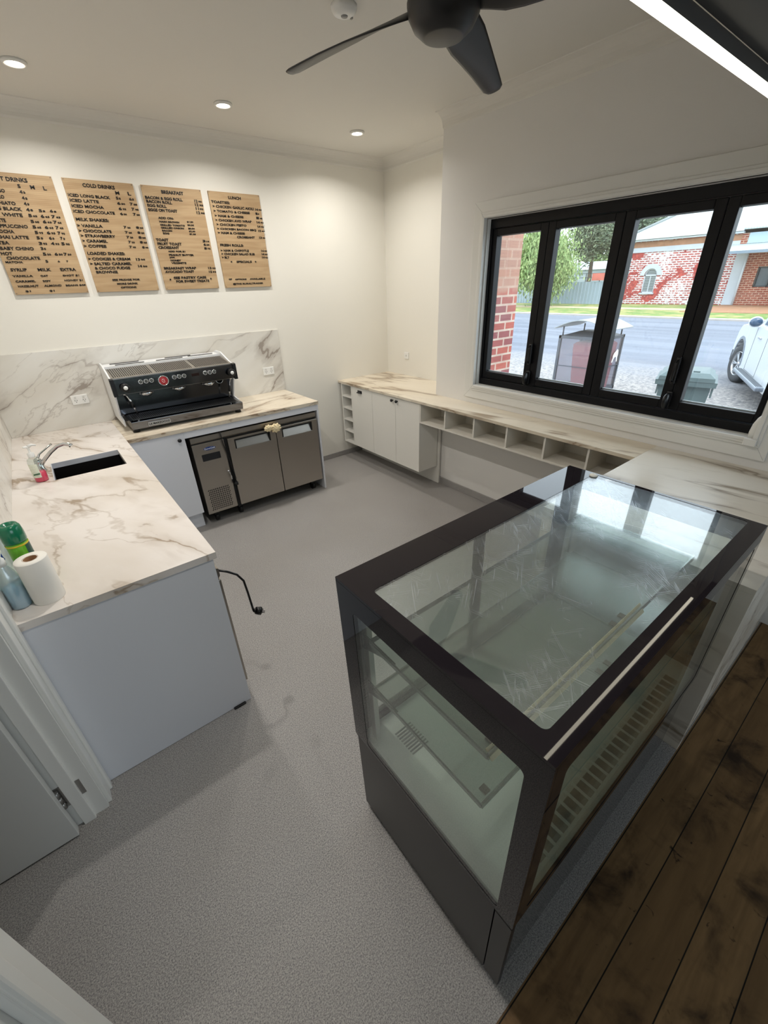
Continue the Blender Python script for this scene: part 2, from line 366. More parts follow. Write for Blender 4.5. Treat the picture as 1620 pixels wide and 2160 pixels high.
downlight(-2.94, -1.95, 'unseen recessed downlight added above the sink bench as fill light')  # out of frame, added to brighten the near floor
downlight(-2.94, -3.25, 'unseen recessed downlight added over the doorway as fill light')  # second added fill downlight, also out of frame
t = thing('smoke_detector', 'round white smoke detector on the ceiling beside the fan', 'smoke detector', (-1.793, -1.993, 2.885))
MB().lathe([(.0001, 0), (.030, 0), (.048, .008), (.056, .020), (.058, .032)], (-1.793, -1.993, 2.885), 32).build('housing', M_wpl, t)
MB().lathe([(.0001, -.003), (.014, -.003), (.016, .001)], (-1.793, -1.993, 2.885), 16).box(-1.76, -1.752, -2.0, -1.99, 2.883, 2.89).build('vent', mat('grey_plastic', rgb(150, 150, 148), .5), t)
# ------------------------------------------------------------------ window
tw = thing('window_1', None, None, (-.36, -2.72, 1.06)); struct(tw)
b = MB(); fx0, fx1 = -.405, -.29
b.box(fx0, fx1, wy1, wy0, 1.062, 1.112, .003).box(fx0, fx1, wy1, wy0, 2.175, 2.233, .003).box(fx0, fx1, wy0 - .022, wy0, 1.112, 2.175).box(fx0, fx1, wy1, wy1 + .012, 1.112, 2.175)
b.build('window_frame', M_alu, tw)
M_pane = glassmat('window_glass', (.97, .985, .98, 1), .55)
panes = [(-1.812, -2.178), (-2.292, -2.676), (-2.795, -3.176), (-3.286, -3.652)]
sash = [(-1.777, -2.236), (-2.238, -2.734), (-2.737, -3.231), (-3.233, -3.678)]
for (a, c_), (s0, s1) in zip(panes, sash):
    b = MB(); sx0, sx1 = -.395, -.335; z0, z1, p0, p1 = 1.116, 2.172, 1.168, 2.128
    b.box(sx0, sx1, a, s0, z0, z1, .004).box(sx0, sx1, s1, c_, z0, z1, .004).box(sx0, sx1, c_, a, z0, p0, .004).box(sx0, sx1, c_, a, p1, z1, .004)
    fr_ = b.build('sash', M_alu, tw)
    MB().box(-.366, -.360, c_ - .004, a + .004, p0 - .004, p1 + .004).build('pane', M_pane, fr_)
    MB().box(-.358, -.350, c_, a, p0 - .004, p0 + .007).box(-.358, -.350, c_, a, p1 - .003, p1 + .002).build('glazing_bead', mat('light_bead', rgb(190, 196, 200), .4), fr_)
def latch(y):
    MB().box(-.425, -.395, y - .012, y + .012, 1.27, 1.42, .006).tube([(-.42, y, 1.285), (-.45, y, 1.30), (-.45, y, 1.39), (-.42, y, 1.405)], .007).build('handle', M_plas, tw)
    b = MB(); b.box(-.415, -.395, y - .016, y + .016, 1.125, 1.225, .006)
    b.lathe([(.0001, -.012), (.032, -.012), (.040, -.004), (.040, .004), (.032, .012), (.0001, .012)], (0, 0, 0), 24, M=Matrix.Translation((-.43, y, 1.17)) @ Matrix.Rotation(PI / 2, 4, 'X') @ Matrix.Scale(1.2, 4, (0, 1, 0)))
    b.build('latch', M_plas, tw)
latch(-2.232); latch(-3.225)
# white casing round the window
b = MB(); cy0, cy1, cz0, cz1 = -1.637, -3.775, .945, 2.343
def frame4(b, y0, y1, z0, z1, iy0, iy1, iz0, iz1, x0, x1, bev):
    b.prism([(y0, z0), (y0, z1), (iy0, iz1), (iy0, iz0)], x0, x1, 'x', bev=bev)
    b.prism([(y1, z0), (y1, z1), (iy1, iz1), (iy1, iz0)], x0, x1, 'x', bev=bev)
    b.prism([(y0, z1), (y1, z1), (iy1, iz1), (iy0, iz1)], x0, x1, 'x', bev=bev)
    b.prism([(y0, z0), (y1, z0), (iy1, iz0), (iy0, iz0)], x0, x1, 'x', bev=bev)
frame4(b, cy0, cy1, cz0, cz1, wy0 + .01, wy1 - .01, wz0 - .01, wz1 + .01, -.456, -.44, .002)
frame4(b, cy0 - .070, cy1 + .042, cz0 + .068, cz1 - .068, wy0 + .008, wy1 - .008, wz0 - .008, wz1 + .008, -.466, -.456, .003)
frame4(b, cy0 - .086, cy1 + .058, cz0 + .084, cz1 - .084, wy0 + .006, wy1 - .006, wz0 - .006, wz1 + .006, -.474, -.466, .003)
b.box(-.48, -.405, wy1, wy0, wz0 - .02, wz0, .004)
struct(b.build('trim_5', M_trim))
b = MB(); b.box(-.44, -.29, wy0 - .001, wy0 + .004, wz0, wz1).box(-.44, -.29, wy1 - .004, wy1 + .001, wz0, wz1).box(-.44, -.29, wy1, wy0, wz1 - .001, wz1 + .004).box(-.44, -.29, wy1, wy0, wz0 - .004, wz0 + .001)
struct(b.build('trim_6', M_trim))
# pale curved catch on the lower right of the casing
t = thing('window_catch', 'pale grey curved catch standing on the lower right corner of the black window', 'window catch', (-.45, -3.70, 1.04))
MB().box(-.492, -.405, -3.720, -3.664, 1.022, 1.060, .003).build('base', M_trim, t)
MB().loft([[(-.455 + w * math.cos(a) * .7, -3.695 + dy + w * math.sin(a), z) for a in [k * PI / 6 for k in range(12)]] for z, w, dy in ((1.06, .022, .005), (1.09, .024, .004), (1.13, .022, .002), (1.165, .017, -.004), (1.185, .008, -.008))]).build('lever', M_trim, t)
# ------------------------------------------------------------------ left wall: doorway
def casing(b, ya, yb, z1):   # ya outer, yb inner
    s = 1 if ya > yb else -1
    b.box(XL, XL + .016, min(ya, yb), max(ya, yb), 0, z1, .003)
    b.box(XL + .012, XL + .026, min(ya, ya - s * .035), max(ya, ya - s * .035), 0, z1, .006)
b = MB(); casing(b, -2.607, -2.695, dz + .09); casing(b, -3.65, -3.56, dz + .09); b.box(XL, XL + .02, -3.65, -2.607, dz, dz + .09, .003)
b.box(XL - .118, XL + .002, -2.712, -2.698, 0, dz).box(XL - .118, XL + .002, -3.557, -3.543, 0, dz).box(XL - .118, XL + .002, -3.55, -2.70, dz - .012, dz)
b.box(XL - .085, XL - .045, -2.728, -2.71, 0, dz, .002).box(XL - .085, XL - .045, -3.545, -3.527, 0, dz, .002)
struct(b.build('trim_7', M_trim))
td = thing('door_1', None, None, (XL - .12, -2.735, 0)); struct(td)
b = MB(); b.box(XL - .92, XL - .105, -2.760, -2.724, .008, 2.02, .0015); b.build('door_leaf', mat('door_paint', rgb(214, 214, 210), .35), td)
h = MB().box(XL - .125, XL - .05, -2.7135, -2.7115, .13, .25).box(XL - .045, XL - .03, -2.7135, -2.7115, .15, .235).build('hinge_plate', mat('zinc_hinge', rgb(165, 163, 160), .35, .9), td)
b = MB()
for k in range(3): b.cyl((XL - .104, -2.722, .14 + k * .034), (XL - .104, -2.722, .172 + k * .034), .0085)
b.build('hinge_knuckle', MATS['zinc_hinge'], td)
b = MB()
for k in range(4): b.cyl((XL - .10 + .018 * (k % 2), -2.7137, .155 + k * .023), (XL - .10 + .018 * (k % 2), -2.7145, .155 + k * .023), .004)
b.build('hinge_screws', mat('screw_dark', rgb(70, 68, 66), .4, .8), td)
# ------------------------------------------------------------------ sink bench and back bench
ZB, TH = .900, .030
sx0, sx1, sy0, sy1 = -3.482, -3.102, -1.222, -.884
b = MB(); x0, x1, y0, y1 = XL + .001, -3.014, -2.603, -.001
b.box(x0, x1, y0, sy0, ZB - TH, ZB).box(x0, x1, sy1, y1, ZB - TH, ZB).box(x0, sx0, sy0, sy1, ZB - TH, ZB).box(sx1, x1, sy0, sy1, ZB - TH, ZB)
tag(b.build('worktop', M_marH), 'white worktop with grey-brown marble veins around the black sink', 'worktop')
tag(MB().box(-3.0135, -1.403, -.696, -.001, ZB - TH, ZB).build('worktop', M_marB), 'marble-look worktop along the menu wall under the espresso machine', 'worktop')
tag(MB().box(XL + .013, -1.391, -.0135, -.001, ZB + .0005, 1.479, .001).build('splashback', M_marS), 'veined marble splashback panel behind the espresso machine', 'splashback')
tag(MB().box(XL + .001, XL + .0125, -2.603, -.014, ZB + .0005, 1.479, .001).build('splashback', M_marS), 'veined marble splashback panel on the left wall beside the sink', 'splashback')
# sink
M_sink = mat('dark_sink_steel', rgb(40, 38, 38), .35, .6)
t = thing('kitchen_sink', 'dark rectangular undermount sink set in the marble worktop', 'sink', ((sx0 + sx1) / 2, (sy0 + sy1) / 2, .70))
b = MB(); w = .004; zb = .70
b.box(sx0 - w, sx0, sy0 - w, sy1 + w, zb, .869).box(sx1, sx1 + w, sy0 - w, sy1 + w, zb, .869).box(sx0, sx1, sy0 - w, sy0, zb, .869).box(sx0, sx1, sy1, sy1 + w, zb, .869).box(sx0 - w, sx1 + w, sy0 - w, sy1 + w, zb - w, zb)
b.build('bowl', M_sink, t)
MB().lathe([(.045, .001), (.045, .005), (.030, .003), (.0001, .001)], ((sx0 + sx1) / 2, (sy0 + sy1) / 2, zb), 24).build('drain', M_chrome, t)
b = MB(); b.box(sx0 - .001, sx1 + .001, sy1 - .004, sy1 + .0005, .868, .901).box(sx0 - .0005, sx0 + .004, sy0, sy1, .868, .901)
b.build('rim', mat('pale_cut_edge', rgb(205, 208, 216), .4), t)
# tap
t = thing('kitchen_tap', 'chrome mixer tap with an arched spout reaching over the sink', 'tap', (-3.53, -.99, ZB))
MB().lathe([(.026, 0), (.026, .006), (.022, .01), (.021, .06), (.019, .075), (.012, .082), (.0001, .084)], (-3.53, -.99, ZB), 24).build('tap_body', M_chrome, t)
MB().tube([(-3.525, -.992, .935), (-3.49, -1.01, .975), (-3.45, -1.035, 1.015), (-3.41, -1.055, 1.045), (-3.375, -1.075, 1.058), (-3.35, -1.085, 1.053), (-3.34, -1.09, 1.040)], .011, 14, rs=[.012, .011, .0105, .010, .010, .011, .013]).build('spout', M_chrome, t)
MB().tube([(-3.53, -.99, .975), (-3.51, -.975, 1.0), (-3.45, -.945, 1.03), (-3.435, -.935, 1.035)], .005, 10, rs=[.009, .006, .005, .007]).build('lever', M_chrome, t)
# hand-soap pump bottle
cx, cy = -3.535, -1.175
t = thing('soap_dispenser', 'clear pump bottle a third full of pink soap beside the tap', 'soap bottle', (cx, cy, ZB))
M_clear = glassmat('clear_plastic', (.86, .90, .88, 1), .5, f0=.06)
MB().lathe([(.030, .0), (.033, .004), (.033, .115), (.028, .135), (.014, .145), (.013, .155)], (cx, cy, ZB), 28, M=None).build('bottle', M_clear, t)
MB().lathe([(.0001, .002), (.0305, .002), (.0315, .006), (.0315, .055), (.0001, .055)], (cx, cy, ZB), 28).build('liquid', mat('pink_soap', rgb(236, 62, 100), .25, coat=.3), t)
b = MB()
pts = []
for zz in (.03, .11):
    pts.append([(cx + .0338 * math.cos(a), cy + .0338 * math.sin(a), ZB + zz) for a in [math.radians(-175 + 12 * k) for k in range(9)]])
bm_ = b.bm; A = [bm_.verts.new(p) for p in pts[0]]; B = [bm_.verts.new(p) for p in pts[1]]
for k in range(8): bm_.faces.new((A[k], A[k + 1], B[k + 1], B[k]))
lb = b.build('label', mat('cream_label', rgb(228, 232, 214), .5, var=.15, vscale=90), t)
MB().box(cx - .026, cx + .004, cy - .0365, cy - .034, ZB + .048, ZB + .056, 0).build('label_print', mat('green_print', rgb(60, 96, 70), .5), lb)
b = MB(); b.lathe([(.016, .145), (.017, .150), (.017, .168), (.010, .172), (.006, .174), (.005, .195), (.008, .198), (.008, .208), (.0001, .210)], (cx, cy, ZB), 20)
b.tube([(cx, cy, ZB + .205), (cx + .02, cy + .004, ZB + .212), (cx + .038, cy + .008, ZB + .204)], .006, 10, rs=[.010, .007, .004]); b.sphere((cx - .008, cy, ZB + .206), .012, sc=(1.3, 1, .5))
b.build('pump', M_wpl, t)
# paper roll
cx, cy = -3.570, -2.500
t = thing('paper_roll', 'white paper roll standing upright at the near end of the sink worktop', 'paper roll', (cx, cy, ZB))
MB().lathe([(.020, 0), (.046, 0), (.047, .002), (.047, .166), (.046, .168), (.020, .168)], (cx, cy, ZB), 48, cap=False).build('paper', mat('roll_paper', rgb(240, 236, 228), .8), t)
MB().lathe([(.0195, .001), (.0195, .167), (.0225, .1685), (.0225, .0005)], (cx, cy, ZB), 32, cap=False).build('cardboard_core', mat('cardboard', rgb(150, 112, 78), .8), t)
# green spray can
cx, cy = -3.600, -2.375
t = thing('spray_can', 'green aerosol can with a dark green cap behind the paper roll', 'spray can', (cx, cy, ZB))
M_gr = mat('lime_can', rgb(110, 190, 40), .3, coat=.5, var=.25, vscale=30)
MB().lathe([(.031, 0), (.033, .004), (.033, .180), (.031, .188), (.026, .192)], (cx, cy, ZB), 32).build('can', M_gr, t)
MB().lathe([(.0332, .19), (.0345, .196), (.0345, .225), (.032, .246), (.026, .257), (.020, .2575), (.016, .248), (.0001, .246)], (cx, cy, ZB), 32).build('cap', mat('green_cap', rgb(6, 112, 78), .22, coat=.5), t)
b = MB()
A = [b.bm.verts.new((cx + .0336 * math.cos(a), cy + .0336 * math.sin(a), ZB + .05)) for a in [math.radians(-50 + 10 * k) for k in range(11)]]
B = [b.bm.verts.new((v.co.x, v.co.y, ZB + .178)) for v in A]
for k in range(10): b.bm.faces.new((A[k], A[k + 1], B[k + 1], B[k]))
b.build('dark_label', mat('dark_green_label', rgb(14, 76, 62), .35, var=.2, vscale=120), t)
MB().lathe([(.0334, .178), (.0338, .178), (.0338, .184), (.0334, .184)], (cx, cy, ZB), 32, cap=False).build('yellow_band', mat('yellow_band', rgb(226, 200, 50), .35), t)
# trigger bottle
cx, cy = -3.648, -2.490
t = thing('spray_bottle', 'translucent bottle half full of pale blue cleaner at the worktop corner', 'spray bottle', (cx, cy, ZB))
M_bot = glassmat('frosted_bottle', (.80, .88, .92, 1), .4, .3, f0=.30)
MB().lathe([(.026, 0), (.0285, .004), (.029, .03), (.029, .115), (.026, .135), (.016, .160), (.013, .168), (.013, .18)], (cx, cy, ZB), 32).build('bottle', M_bot, t)
MB().lathe([(.0001, .002), (.026, .002), (.028, .006), (.028, .085), (.0001, .085)], (cx, cy, ZB), 32).build('liquid', mat('pale_blue_liquid', rgb(160, 200, 216), .2, var=.08, vscale=30), t)
b = MB(); b.lathe([(.0165, .168), (.0165, .190), (.012, .196), (.012, .205)], (cx, cy, ZB), 20).box(cx - .014, cx + .014, cy - .030, cy + .034, ZB + .200, ZB + .228, .006)
b.build('trigger_head', M_wpl, t)
MB().tube([(cx, cy + .03, ZB + .204), (cx + .004, cy + .045, ZB + .190), (cx + .006, cy + .048, ZB + .165)], .005, 8).build('trigger', mat('blue_plastic', rgb(20, 70, 160), .35), t)
# second bottle behind, blue trigger
cx, cy = -3.650, -2.29
t = thing('spray_bottle', 'pale spray bottle with a blue nozzle against the left splashback', 'spray bottle', (cx, cy, ZB))
MB().lathe([(.020, 0), (.023, .004), (.023, .13), (.018, .155), (.010, .175), (.010, .19)], (cx, cy, ZB), 24).build('bottle', M_bot, t)
MB().box(cx - .010, cx + .010, cy - .024, cy + .022, ZB + .19, ZB + .215, .005).tube([(cx, cy - .02, ZB + .205), (cx + .012, cy - .035, ZB + .19), (cx + .016, cy - .038, ZB + .17)], .005, 8).build('trigger_head', MATS['blue_plastic'], t)
# bench carcass pieces
t = thing('bench_end_panel', 'large pale grey end panel of the sink bench facing the doorway', 'bench panel', (-3.35, -2.59, 0))
MB().box(XL + .001, -3.030, -2.600, -2.583, 0.002, ZB - TH, .001).build('panel', M_lam, t)
MB().box(-3.12, -3.06, -2.612, -2.6005, .001, .010, .002).build('floor_clip', M_sdark, t)
tag(MB().box(XL + .02, -3.06, -1.36, -1.342, .002, ZB - TH).box(-3.04, -3.022, -1.34, -.70, .15, ZB - TH - .003, .001).box(-3.08, -3.065, -1.34, -.70, .002, .15).build('sink_cupboard', M_lam), 'white cupboard under the sink', 'cupboard')
t = thing('base_cabinet', 'white base cabinet with one black knob left of the steel fridge', 'cabinet', (-2.81, -.35, 0))
MB().box(-3.01, -2.622, -.660, -.02, .15, ZB - TH - .001).build('carcass', M_lam, t)
d = MB().box(-3.012, -2.622, -.680, -.662, .152, ZB - TH - .004, .0012).build('door', M_lam, t)
MB().lathe([(.006, 0), (.006, .012), (.014, .016), (.015, .024), (.010, .030), (.0001, .031)], (0, 0, 0), 24, M=Matrix.Translation((-2.665, -.680, .815)) @ Matrix.Rotation(PI / 2, 4, 'X')).build('knob', M_plas, d)
MB().box(-3.01, -2.628, -.625, -.605, .002, .149).build('kickboard', M_lam, t)
MB().box(-2.622, -1.4205, -.682, -.664, .815, ZB - TH - .0005, .001).build('front_rail', M_lam)
o = bpy.data.objects['front_rail']; tag(o, 'narrow white rail under the worktop edge above the steel fridge', 'rail')
tag(MB().box(-1.420, -1.403, -.682, -.014, .002, ZB - TH - .0005, .001).build('end_panel', M_lam), 'narrow white end panel at the right of the steel fridge', 'bench panel')
# undercounter fridges (built at the origin: front faces -y, x from 0)
def make_fridge(label):
    t = thing('undercounter_fridge', label, 'fridge', (0, 0, 0), 'stainless undercounter fridges')
    Wd, D = 1.152, .62
    MB().box(.003, Wd - .003, .012, D, .115, .752).build('body', M_steel, t)
    b = MB(); b.prism([(-.004, .762), (.006, .748), (D, .748), (D, .802), (.004, .802), (-.004, .798)], 0, Wd, 'x'); b.build('top', M_steel, t)
    MB().box(.002, Wd - .002, .004, .014, .742, .752).build('shadow_gap', M_sdark, t)
    p = MB().box(.0, .262, -.004, .012, .108, .742, .004).build('compressor_panel', M_steel, t)
    b = MB()
    for r in range(11):
        for c in range(10):
            M = Matrix.Translation((.045 + c * .0185 + (r % 2) * .006, -.0045, .142 + r * .0185)) @ Matrix.Rotation(-.7, 4, 'Y')
            b.box(-.0085, .0085, -.0010, .0008, -.0030, .0030, M=M)
    b.build('vent_slots', M_sdark, p)
    MB().box(.060, .210, -.007, -.0035, .590, .648, .003).build('controller', mat('controller_black', rgb(30, 32, 36), .15), p)
    bd = MB().loft([[(.135 + .050 * math.cos(a), y, .692 + .014 * math.sin(a)) for a in [k * PI / 12 for k in range(24)]] for y in (-.0065, -.0040)], smooth=False).build('badge', mat('blue_badge', rgb(40, 66, 130), .35), p)
    b = MB(); put_text(b, 'EuroChill', lambda u, v, d_: Vector((.093 + u * .084, -.0066 - d_ * .0008, .692 + v * .014))); b.build('badge_lettering', mat('badge_white', rgb(225, 228, 235), .4), bd)
    for x0_, x1_ in ((.288, .722), (.728, Wd - .004)):
        b = MB(); rx0, rx1, rz0, rz1 = x0_ + .055, x1_ - .055, .640, .722
        y0_, y1_ = -.022, .010
        b.box(x0_, x1_, y0_, y1_, .118, rz0, .003).box(x0_, x1_, y0_, y1_, rz1, .740, .003).box(x0_, rx0, y0_, y1_, rz0 - .004, rz1 + .004).box(rx1, x1_, y0_, y1_, rz0 - .004, rz1 + .004)
        dr = b.build('door', M_steel, t)
        MB().prism([(-.018, rz0), (.008, rz0), (.008, rz1 - .016), (.004, rz1 - .016)], rx0 + .012, rx1 - .012, 'x').build('finger_pull', M_steel, dr)
        MB().box(rx0, rx1, .006, .009, rz0, rz1).box(rx0 - .001, rx0 + .010, -.0225, .006, rz0, rz1).box(rx1 - .010, rx1 + .001, -.0225, .006, rz0, rz1).box(rx0, rx1, -.0225, .006, rz1 - .012, rz1 + .001).build('pull_recess', M_sdark, dr)
    MB().box(.262, .288, .0, .012, .108, .742).build('centre_post', M_sdark, t)
    for x_ in (.08, .30, Wd - .08):
        for y_ in (.07, D - .08):
            b = MB(); b.cyl((x_ - .014, y_, .038), (x_ + .014, y_, .038), .037, n=24).box(x_ - .02, x_ + .02, y_ - .02, y_ + .02, .06, .116).box(x_ - .035, x_ + .035, y_ - .035, y_ + .035, .108, .116); b.build('castor', M_plas, t)
    return t
fr1 = make_fridge('steel undercounter fridge with two doors and vented panel below the espresso machine')
note_kids(fr1)
fr2 = dup(fr1, (-3.018, -2.572, 0), 'steel undercounter fridge mostly hidden under the sink bench, its edge past the end panel', PI / 2)
fr1.location = (-2.586, -.666, 0)
# cords
def plug(b, p, d):
    p = Vector(p); d = Vector(d).normalized(); b.cyl(p, p + d * .012, .008, .012, 14); b.cyl(p + d * .012, p + d * .036, .017, .020, 14)
def adopt(o, root):
    o.parent = root; o.matrix_parent_inverse = Matrix.LocRotScale(root.location, root.rotation_euler, None).inverted()
pc = [(-3.025, -2.56, .79), (-2.985, -2.585, .775), (-2.950, -2.590, .745), (-2.928, -2.590, .70), (-2.922, -2.590, .63), (-2.918, -2.590, .56), (-2.916, -2.590, .52)]
cb_ = MB().tube(pc, .005, 8).build('power_cord', M_plas)
pd = Vector((.8, -.15, -.45)).normalized(); e = Vector(pc[-1]) + pd * .036
b = MB(); plug(b, pc[-1], pd)
for q in ((0, .008, .006), (0, -.008, .006), (0, 0, -.009)): b.cyl(e + Vector(q), e + Vector(q) + pd * .018, .002, n=8)
b.build('plug', M_plas, cb_); adopt(cb_, fr2)
cb = [(-2.345, -.683, .815), (-2.343, -.690, .77), (-2.340, -.688, .70), (-2.325, -.688, .62), (-2.312, -.688, .52), (-2.303, -.690, .44), (-2.300, -.700, .39), (-2.305, -.700, .36)]
cb_ = MB().tube(cb, .004, 8).build('power_cord', M_plas)
b = MB(); plug(b, (-2.305, -.702, .365), (-.1, 0, -1)); b.build('plug', M_plas, cb_); adopt(cb_, fr1)
k_ = MB().tube([(-2.345, -.695, .46), (-2.338, -.697, .44), (-2.335, -.70, .42)], .003, 6).sphere((-2.348, -.696, .468), .009).box(-2.338, -2.330, -.699, -.696, .385, .42).build('door_key', M_chrome); adopt(k_, fr1)
# knotted cream cloth on the fridge edge
t_ = MB(); rnd = random.Random(3)
def blob(b, c, r, sc, seed, amp=.22, fr=3.0):
    t = bmesh.new(); bmesh.ops.create_icosphere(t, subdivisions=4, radius=1)
    from mathutils import noise as mn
    for v in t.verts:
        n_ = v.co.normalized(); k = 1 + amp * mn.noise(n_ * fr + Vector((seed, 0, 0))) + .10 * math.sin(9 * math.atan2(n_.z, n_.x) + seed)
        v.co = Vector((c[0] + n_.x * r * sc[0] * k, c[1] + n_.y * r * sc[1] * k, c[2] + n_.z * r * sc[2] * k))
    for f in t.faces: f.smooth = True
    b._add(t)
b = MB(); blob(b, (-1.935, -.712, .757), .032, (1.1, .55, .9), 1.3); blob(b, (-1.868, -.716, .748), .040, (1.15, .55, .95), 4.1); blob(b, (-1.905, -.714, .760), .018, (1.2, .8, .8), 7.7)
tag(b.build('knotted_cloth', mat('cream_cloth', rgb(236, 218, 176), .8, bump=.4, bscale=120)), 'small knotted cream cloth tucked at the fridge door top', 'cloth')
# outlets and switch
def outlet(loc, label, axis, w=.115, gangs=2, cat='power outlet'):
    x, y, z = loc; t = thing('power_outlet' if gangs == 2 else 'light_switch', label, cat, loc)
    def bx(b, u0, u1, d0, d1, z0, z1, bev=0):
        if axis == 'y': b.box(x + u0, x + u1, y - d1, y - d0, z + z0, z + z1, bev)
        else: b.box(x - d1, x - d0, y + u0, y + u1, z + z0, z + z1, bev)
        return b
    bx(MB(), -w / 2, w / 2, 0, .009, -.036, .036, .003).build('plate', M_wpl, t)
    for g_ in range(gangs):
        u = (-.028, .028)[g_] if gangs == 2 else 0
        bx(MB(), u - .007, u + .007, .009, .0125, .012 if gangs == 2 else -.01, .026 if gangs == 2 else .01, .001).build('switch', mat('switch_white', rgb(214, 214, 210), .3), t)
        if gangs == 2:
            b = MB(); bx(b, u - .009, u - .006, .009, .0097, -.008, .001); bx(b, u + .006, u + .009, .009, .0097, -.008, .001); bx(b, u - .0015, u + .0015, .009, .0097, -.020, -.011); b.build('socket_slots', M_sdark, t)
outlet((-3.170, -.0135, 1.106), 'white double power outlet on the splashback left of the espresso machine', 'y')
outlet((-1.552, -.0135, 1.109), 'white double power outlet on the splashback right of the espresso machine', 'y')
outlet((0, -.346, 1.111), 'small white wall switch in the alcove above the corner worktop', 'x', .075, 1, 'switch')
# ------------------------------------------------------------------ espresso machine
t = thing('espresso_machine', 'three group espresso machine with white side panels and chrome front', 'espresso machine', (-2.505, -.30, ZB))
mx0, mx1 = -2.970, -2.045
M_cr = mat('polished_front', rgb(112, 114, 120), .12, 1)
M_wm = mat('white_machine_panel', rgb(228, 230, 232), .3)
side = [(-.035, .935), (-.035, 1.35), (-.09, 1.365), (-.20, 1.362), (-.395, 1.300), (-.455, 1.290), (-.455, 1.175), (-.42, 1.165), (-.335, 1.00), (-.44, .985), (-.44, .935)]
for s_, (a0, a1) in enumerate(((mx0, mx0 + .012), (mx1 - .012, mx1))):
    MB().prism(side, a0, a1, 'x', bev=.002).build('side_panel', M_wm, t)
    MB().prism([(-.455, 1.172), (-.455, 1.296), (-.487, 1.290), (-.487, 1.166)], a0 - .008, a1 + .008, 'x', bev=.002).build('end_cap', M_plas, t)
MB().box(mx0 + .012, mx1 - .012, -.30, -.04, .94, 1.285).build('boiler_housing', mat('machine_inner', rgb(96, 96, 98), .3, .8), t)
MB().box(mx0 + .013, mx1 - .013, -.478, -.446, 1.176, 1.288, .002).build('front_panel', M_cr, t)
MB().prism([(-.446, 1.180), (-.30, 1.180), (-.30, 1.29), (-.446, 1.285)], mx0 + .014, mx1 - .014, 'x').build('group_housing', MATS['machine_inner'], t)
MB().box(mx0 + .014, mx1 - .014, -.315, -.300, .985, 1.18).build('backsplash', M_cr, t)
# top: cup tray with slots in three fields, white rear deck
b = MB(); b.prism([(-.455, 1.286), (-.20, 1.322), (-.20, 1.330), (-.455, 1.292)], mx0 + .013, mx1 - .013, 'x'); b.build('cup_tray', M_steel, t)
b = MB()
def trayz(y): return 1.2925 + (y + .455) / .255 * .038
for f_ in range(3):
    fx = mx0 + .03 + f_ * .298
    for k in range(19):
        x_ = fx + k * .0145
        b.prism([(-.43, trayz(-.43) + .0006), (-.22, trayz(-.22) + .0006), (-.22, trayz(-.22) + .0016), (-.43, trayz(-.43) + .0016)], x_, x_ + .006, 'x')
b.build('tray_slots', mat('slot_shadow', rgb(60, 58, 56), .5, .5), t)
b = MB(); b.prism([(-.20, 1.325), (-.20, 1.335), (-.09, 1.345), (-.035, 1.345), (-.035, 1.32)], mx0 + .012, mx1 - .012, 'x'); b.box(mx0 + .012, mx1 - .012, -.20, -.195, 1.335, 1.345)
b.build('rear_deck', M_wm, t)
b = MB()
for x_, y_ in ((mx0 + .10, -.15), (mx0 + .07, -.10), (mx0 + .40, -.15), (mx0 + .48, -.10), (mx0 + .66, -.13)): b.box(x_, x_ + .21, y_ - .003, y_ + .003, 1.338 + (y_ + .2) * .09, 1.3432 + (y_ + .2) * .09)
b.build('deck_slots', MATS['slot_shadow'], t)
# controls
for cxs in ((-2.778, -2.740, -2.702), (-2.536, -2.499, -2.462), (-2.297, -2.260, -2.224)):
    for x_ in cxs:
        Mx = Matrix.Translation((x_, -.478, 1.249)) @ Matrix.Rotation(PI / 2, 4, 'X')
        r_ = MB().lathe([(.0165, 0), (.0165, .004), (.0125, .005), (.0125, .001)], (0, 0, 0), 24, M=Mx, cap=False).build('button_ring', M_chrome, t)
        MB().lathe([(.0124, .001), (.0115, .0045), (.0001, .005)], (0, 0, 0), 20, M=Mx).build('button', mat('smoke_button', rgb(88, 92, 90), .2), r_)
Mx = Matrix.Translation((-2.620, -.478, 1.236)) @ Matrix.Rotation(PI / 2, 4, 'X')
g_ = MB().lathe([(.0001, 0), (.030, 0), (.036, .002), (.038, .010), (.034, .011), (.032, .006), (.0001, .006)], (0, 0, 0), 32, M=Mx).build('gauge_ring', M_chrome, t)
g2 = MB().lathe([(.0001, .0065), (.0318, .0065), (.0318, .0075), (.0001, .0078)], (0, 0, 0), 32, M=Mx).build('gauge_face', mat('red_gauge', rgb(190, 24, 40), .3), g_)
b = MB(); b.tube([(-2.620 + .012 * math.cos(a), -.4865, 1.236 + .012 * math.sin(a)) for a in [math.radians(40 + 20 * k) for k in range(15)]], .0018, 6); b.box(-2.622, -2.610, -.4875, -.486, 1.2345, 1.2375)
for k in range(16):
    a = 2 * PI * k / 16; b.box(-2.620 + .026 * math.cos(a) - .0012, -2.620 + .026 * math.cos(a) + .0012, -.4875, -.486, 1.236 + .026 * math.sin(a) - .0012, 1.236 + .026 * math.sin(a) + .0012)
b.build('gauge_mark', mat('gauge_white', rgb(240, 225, 225), .4), g_)
MB().box(-2.405, -2.345, -.481, -.477, 1.235, 1.257, .002).build('display', mat('dark_display', rgb(40, 26, 24), .15), t)
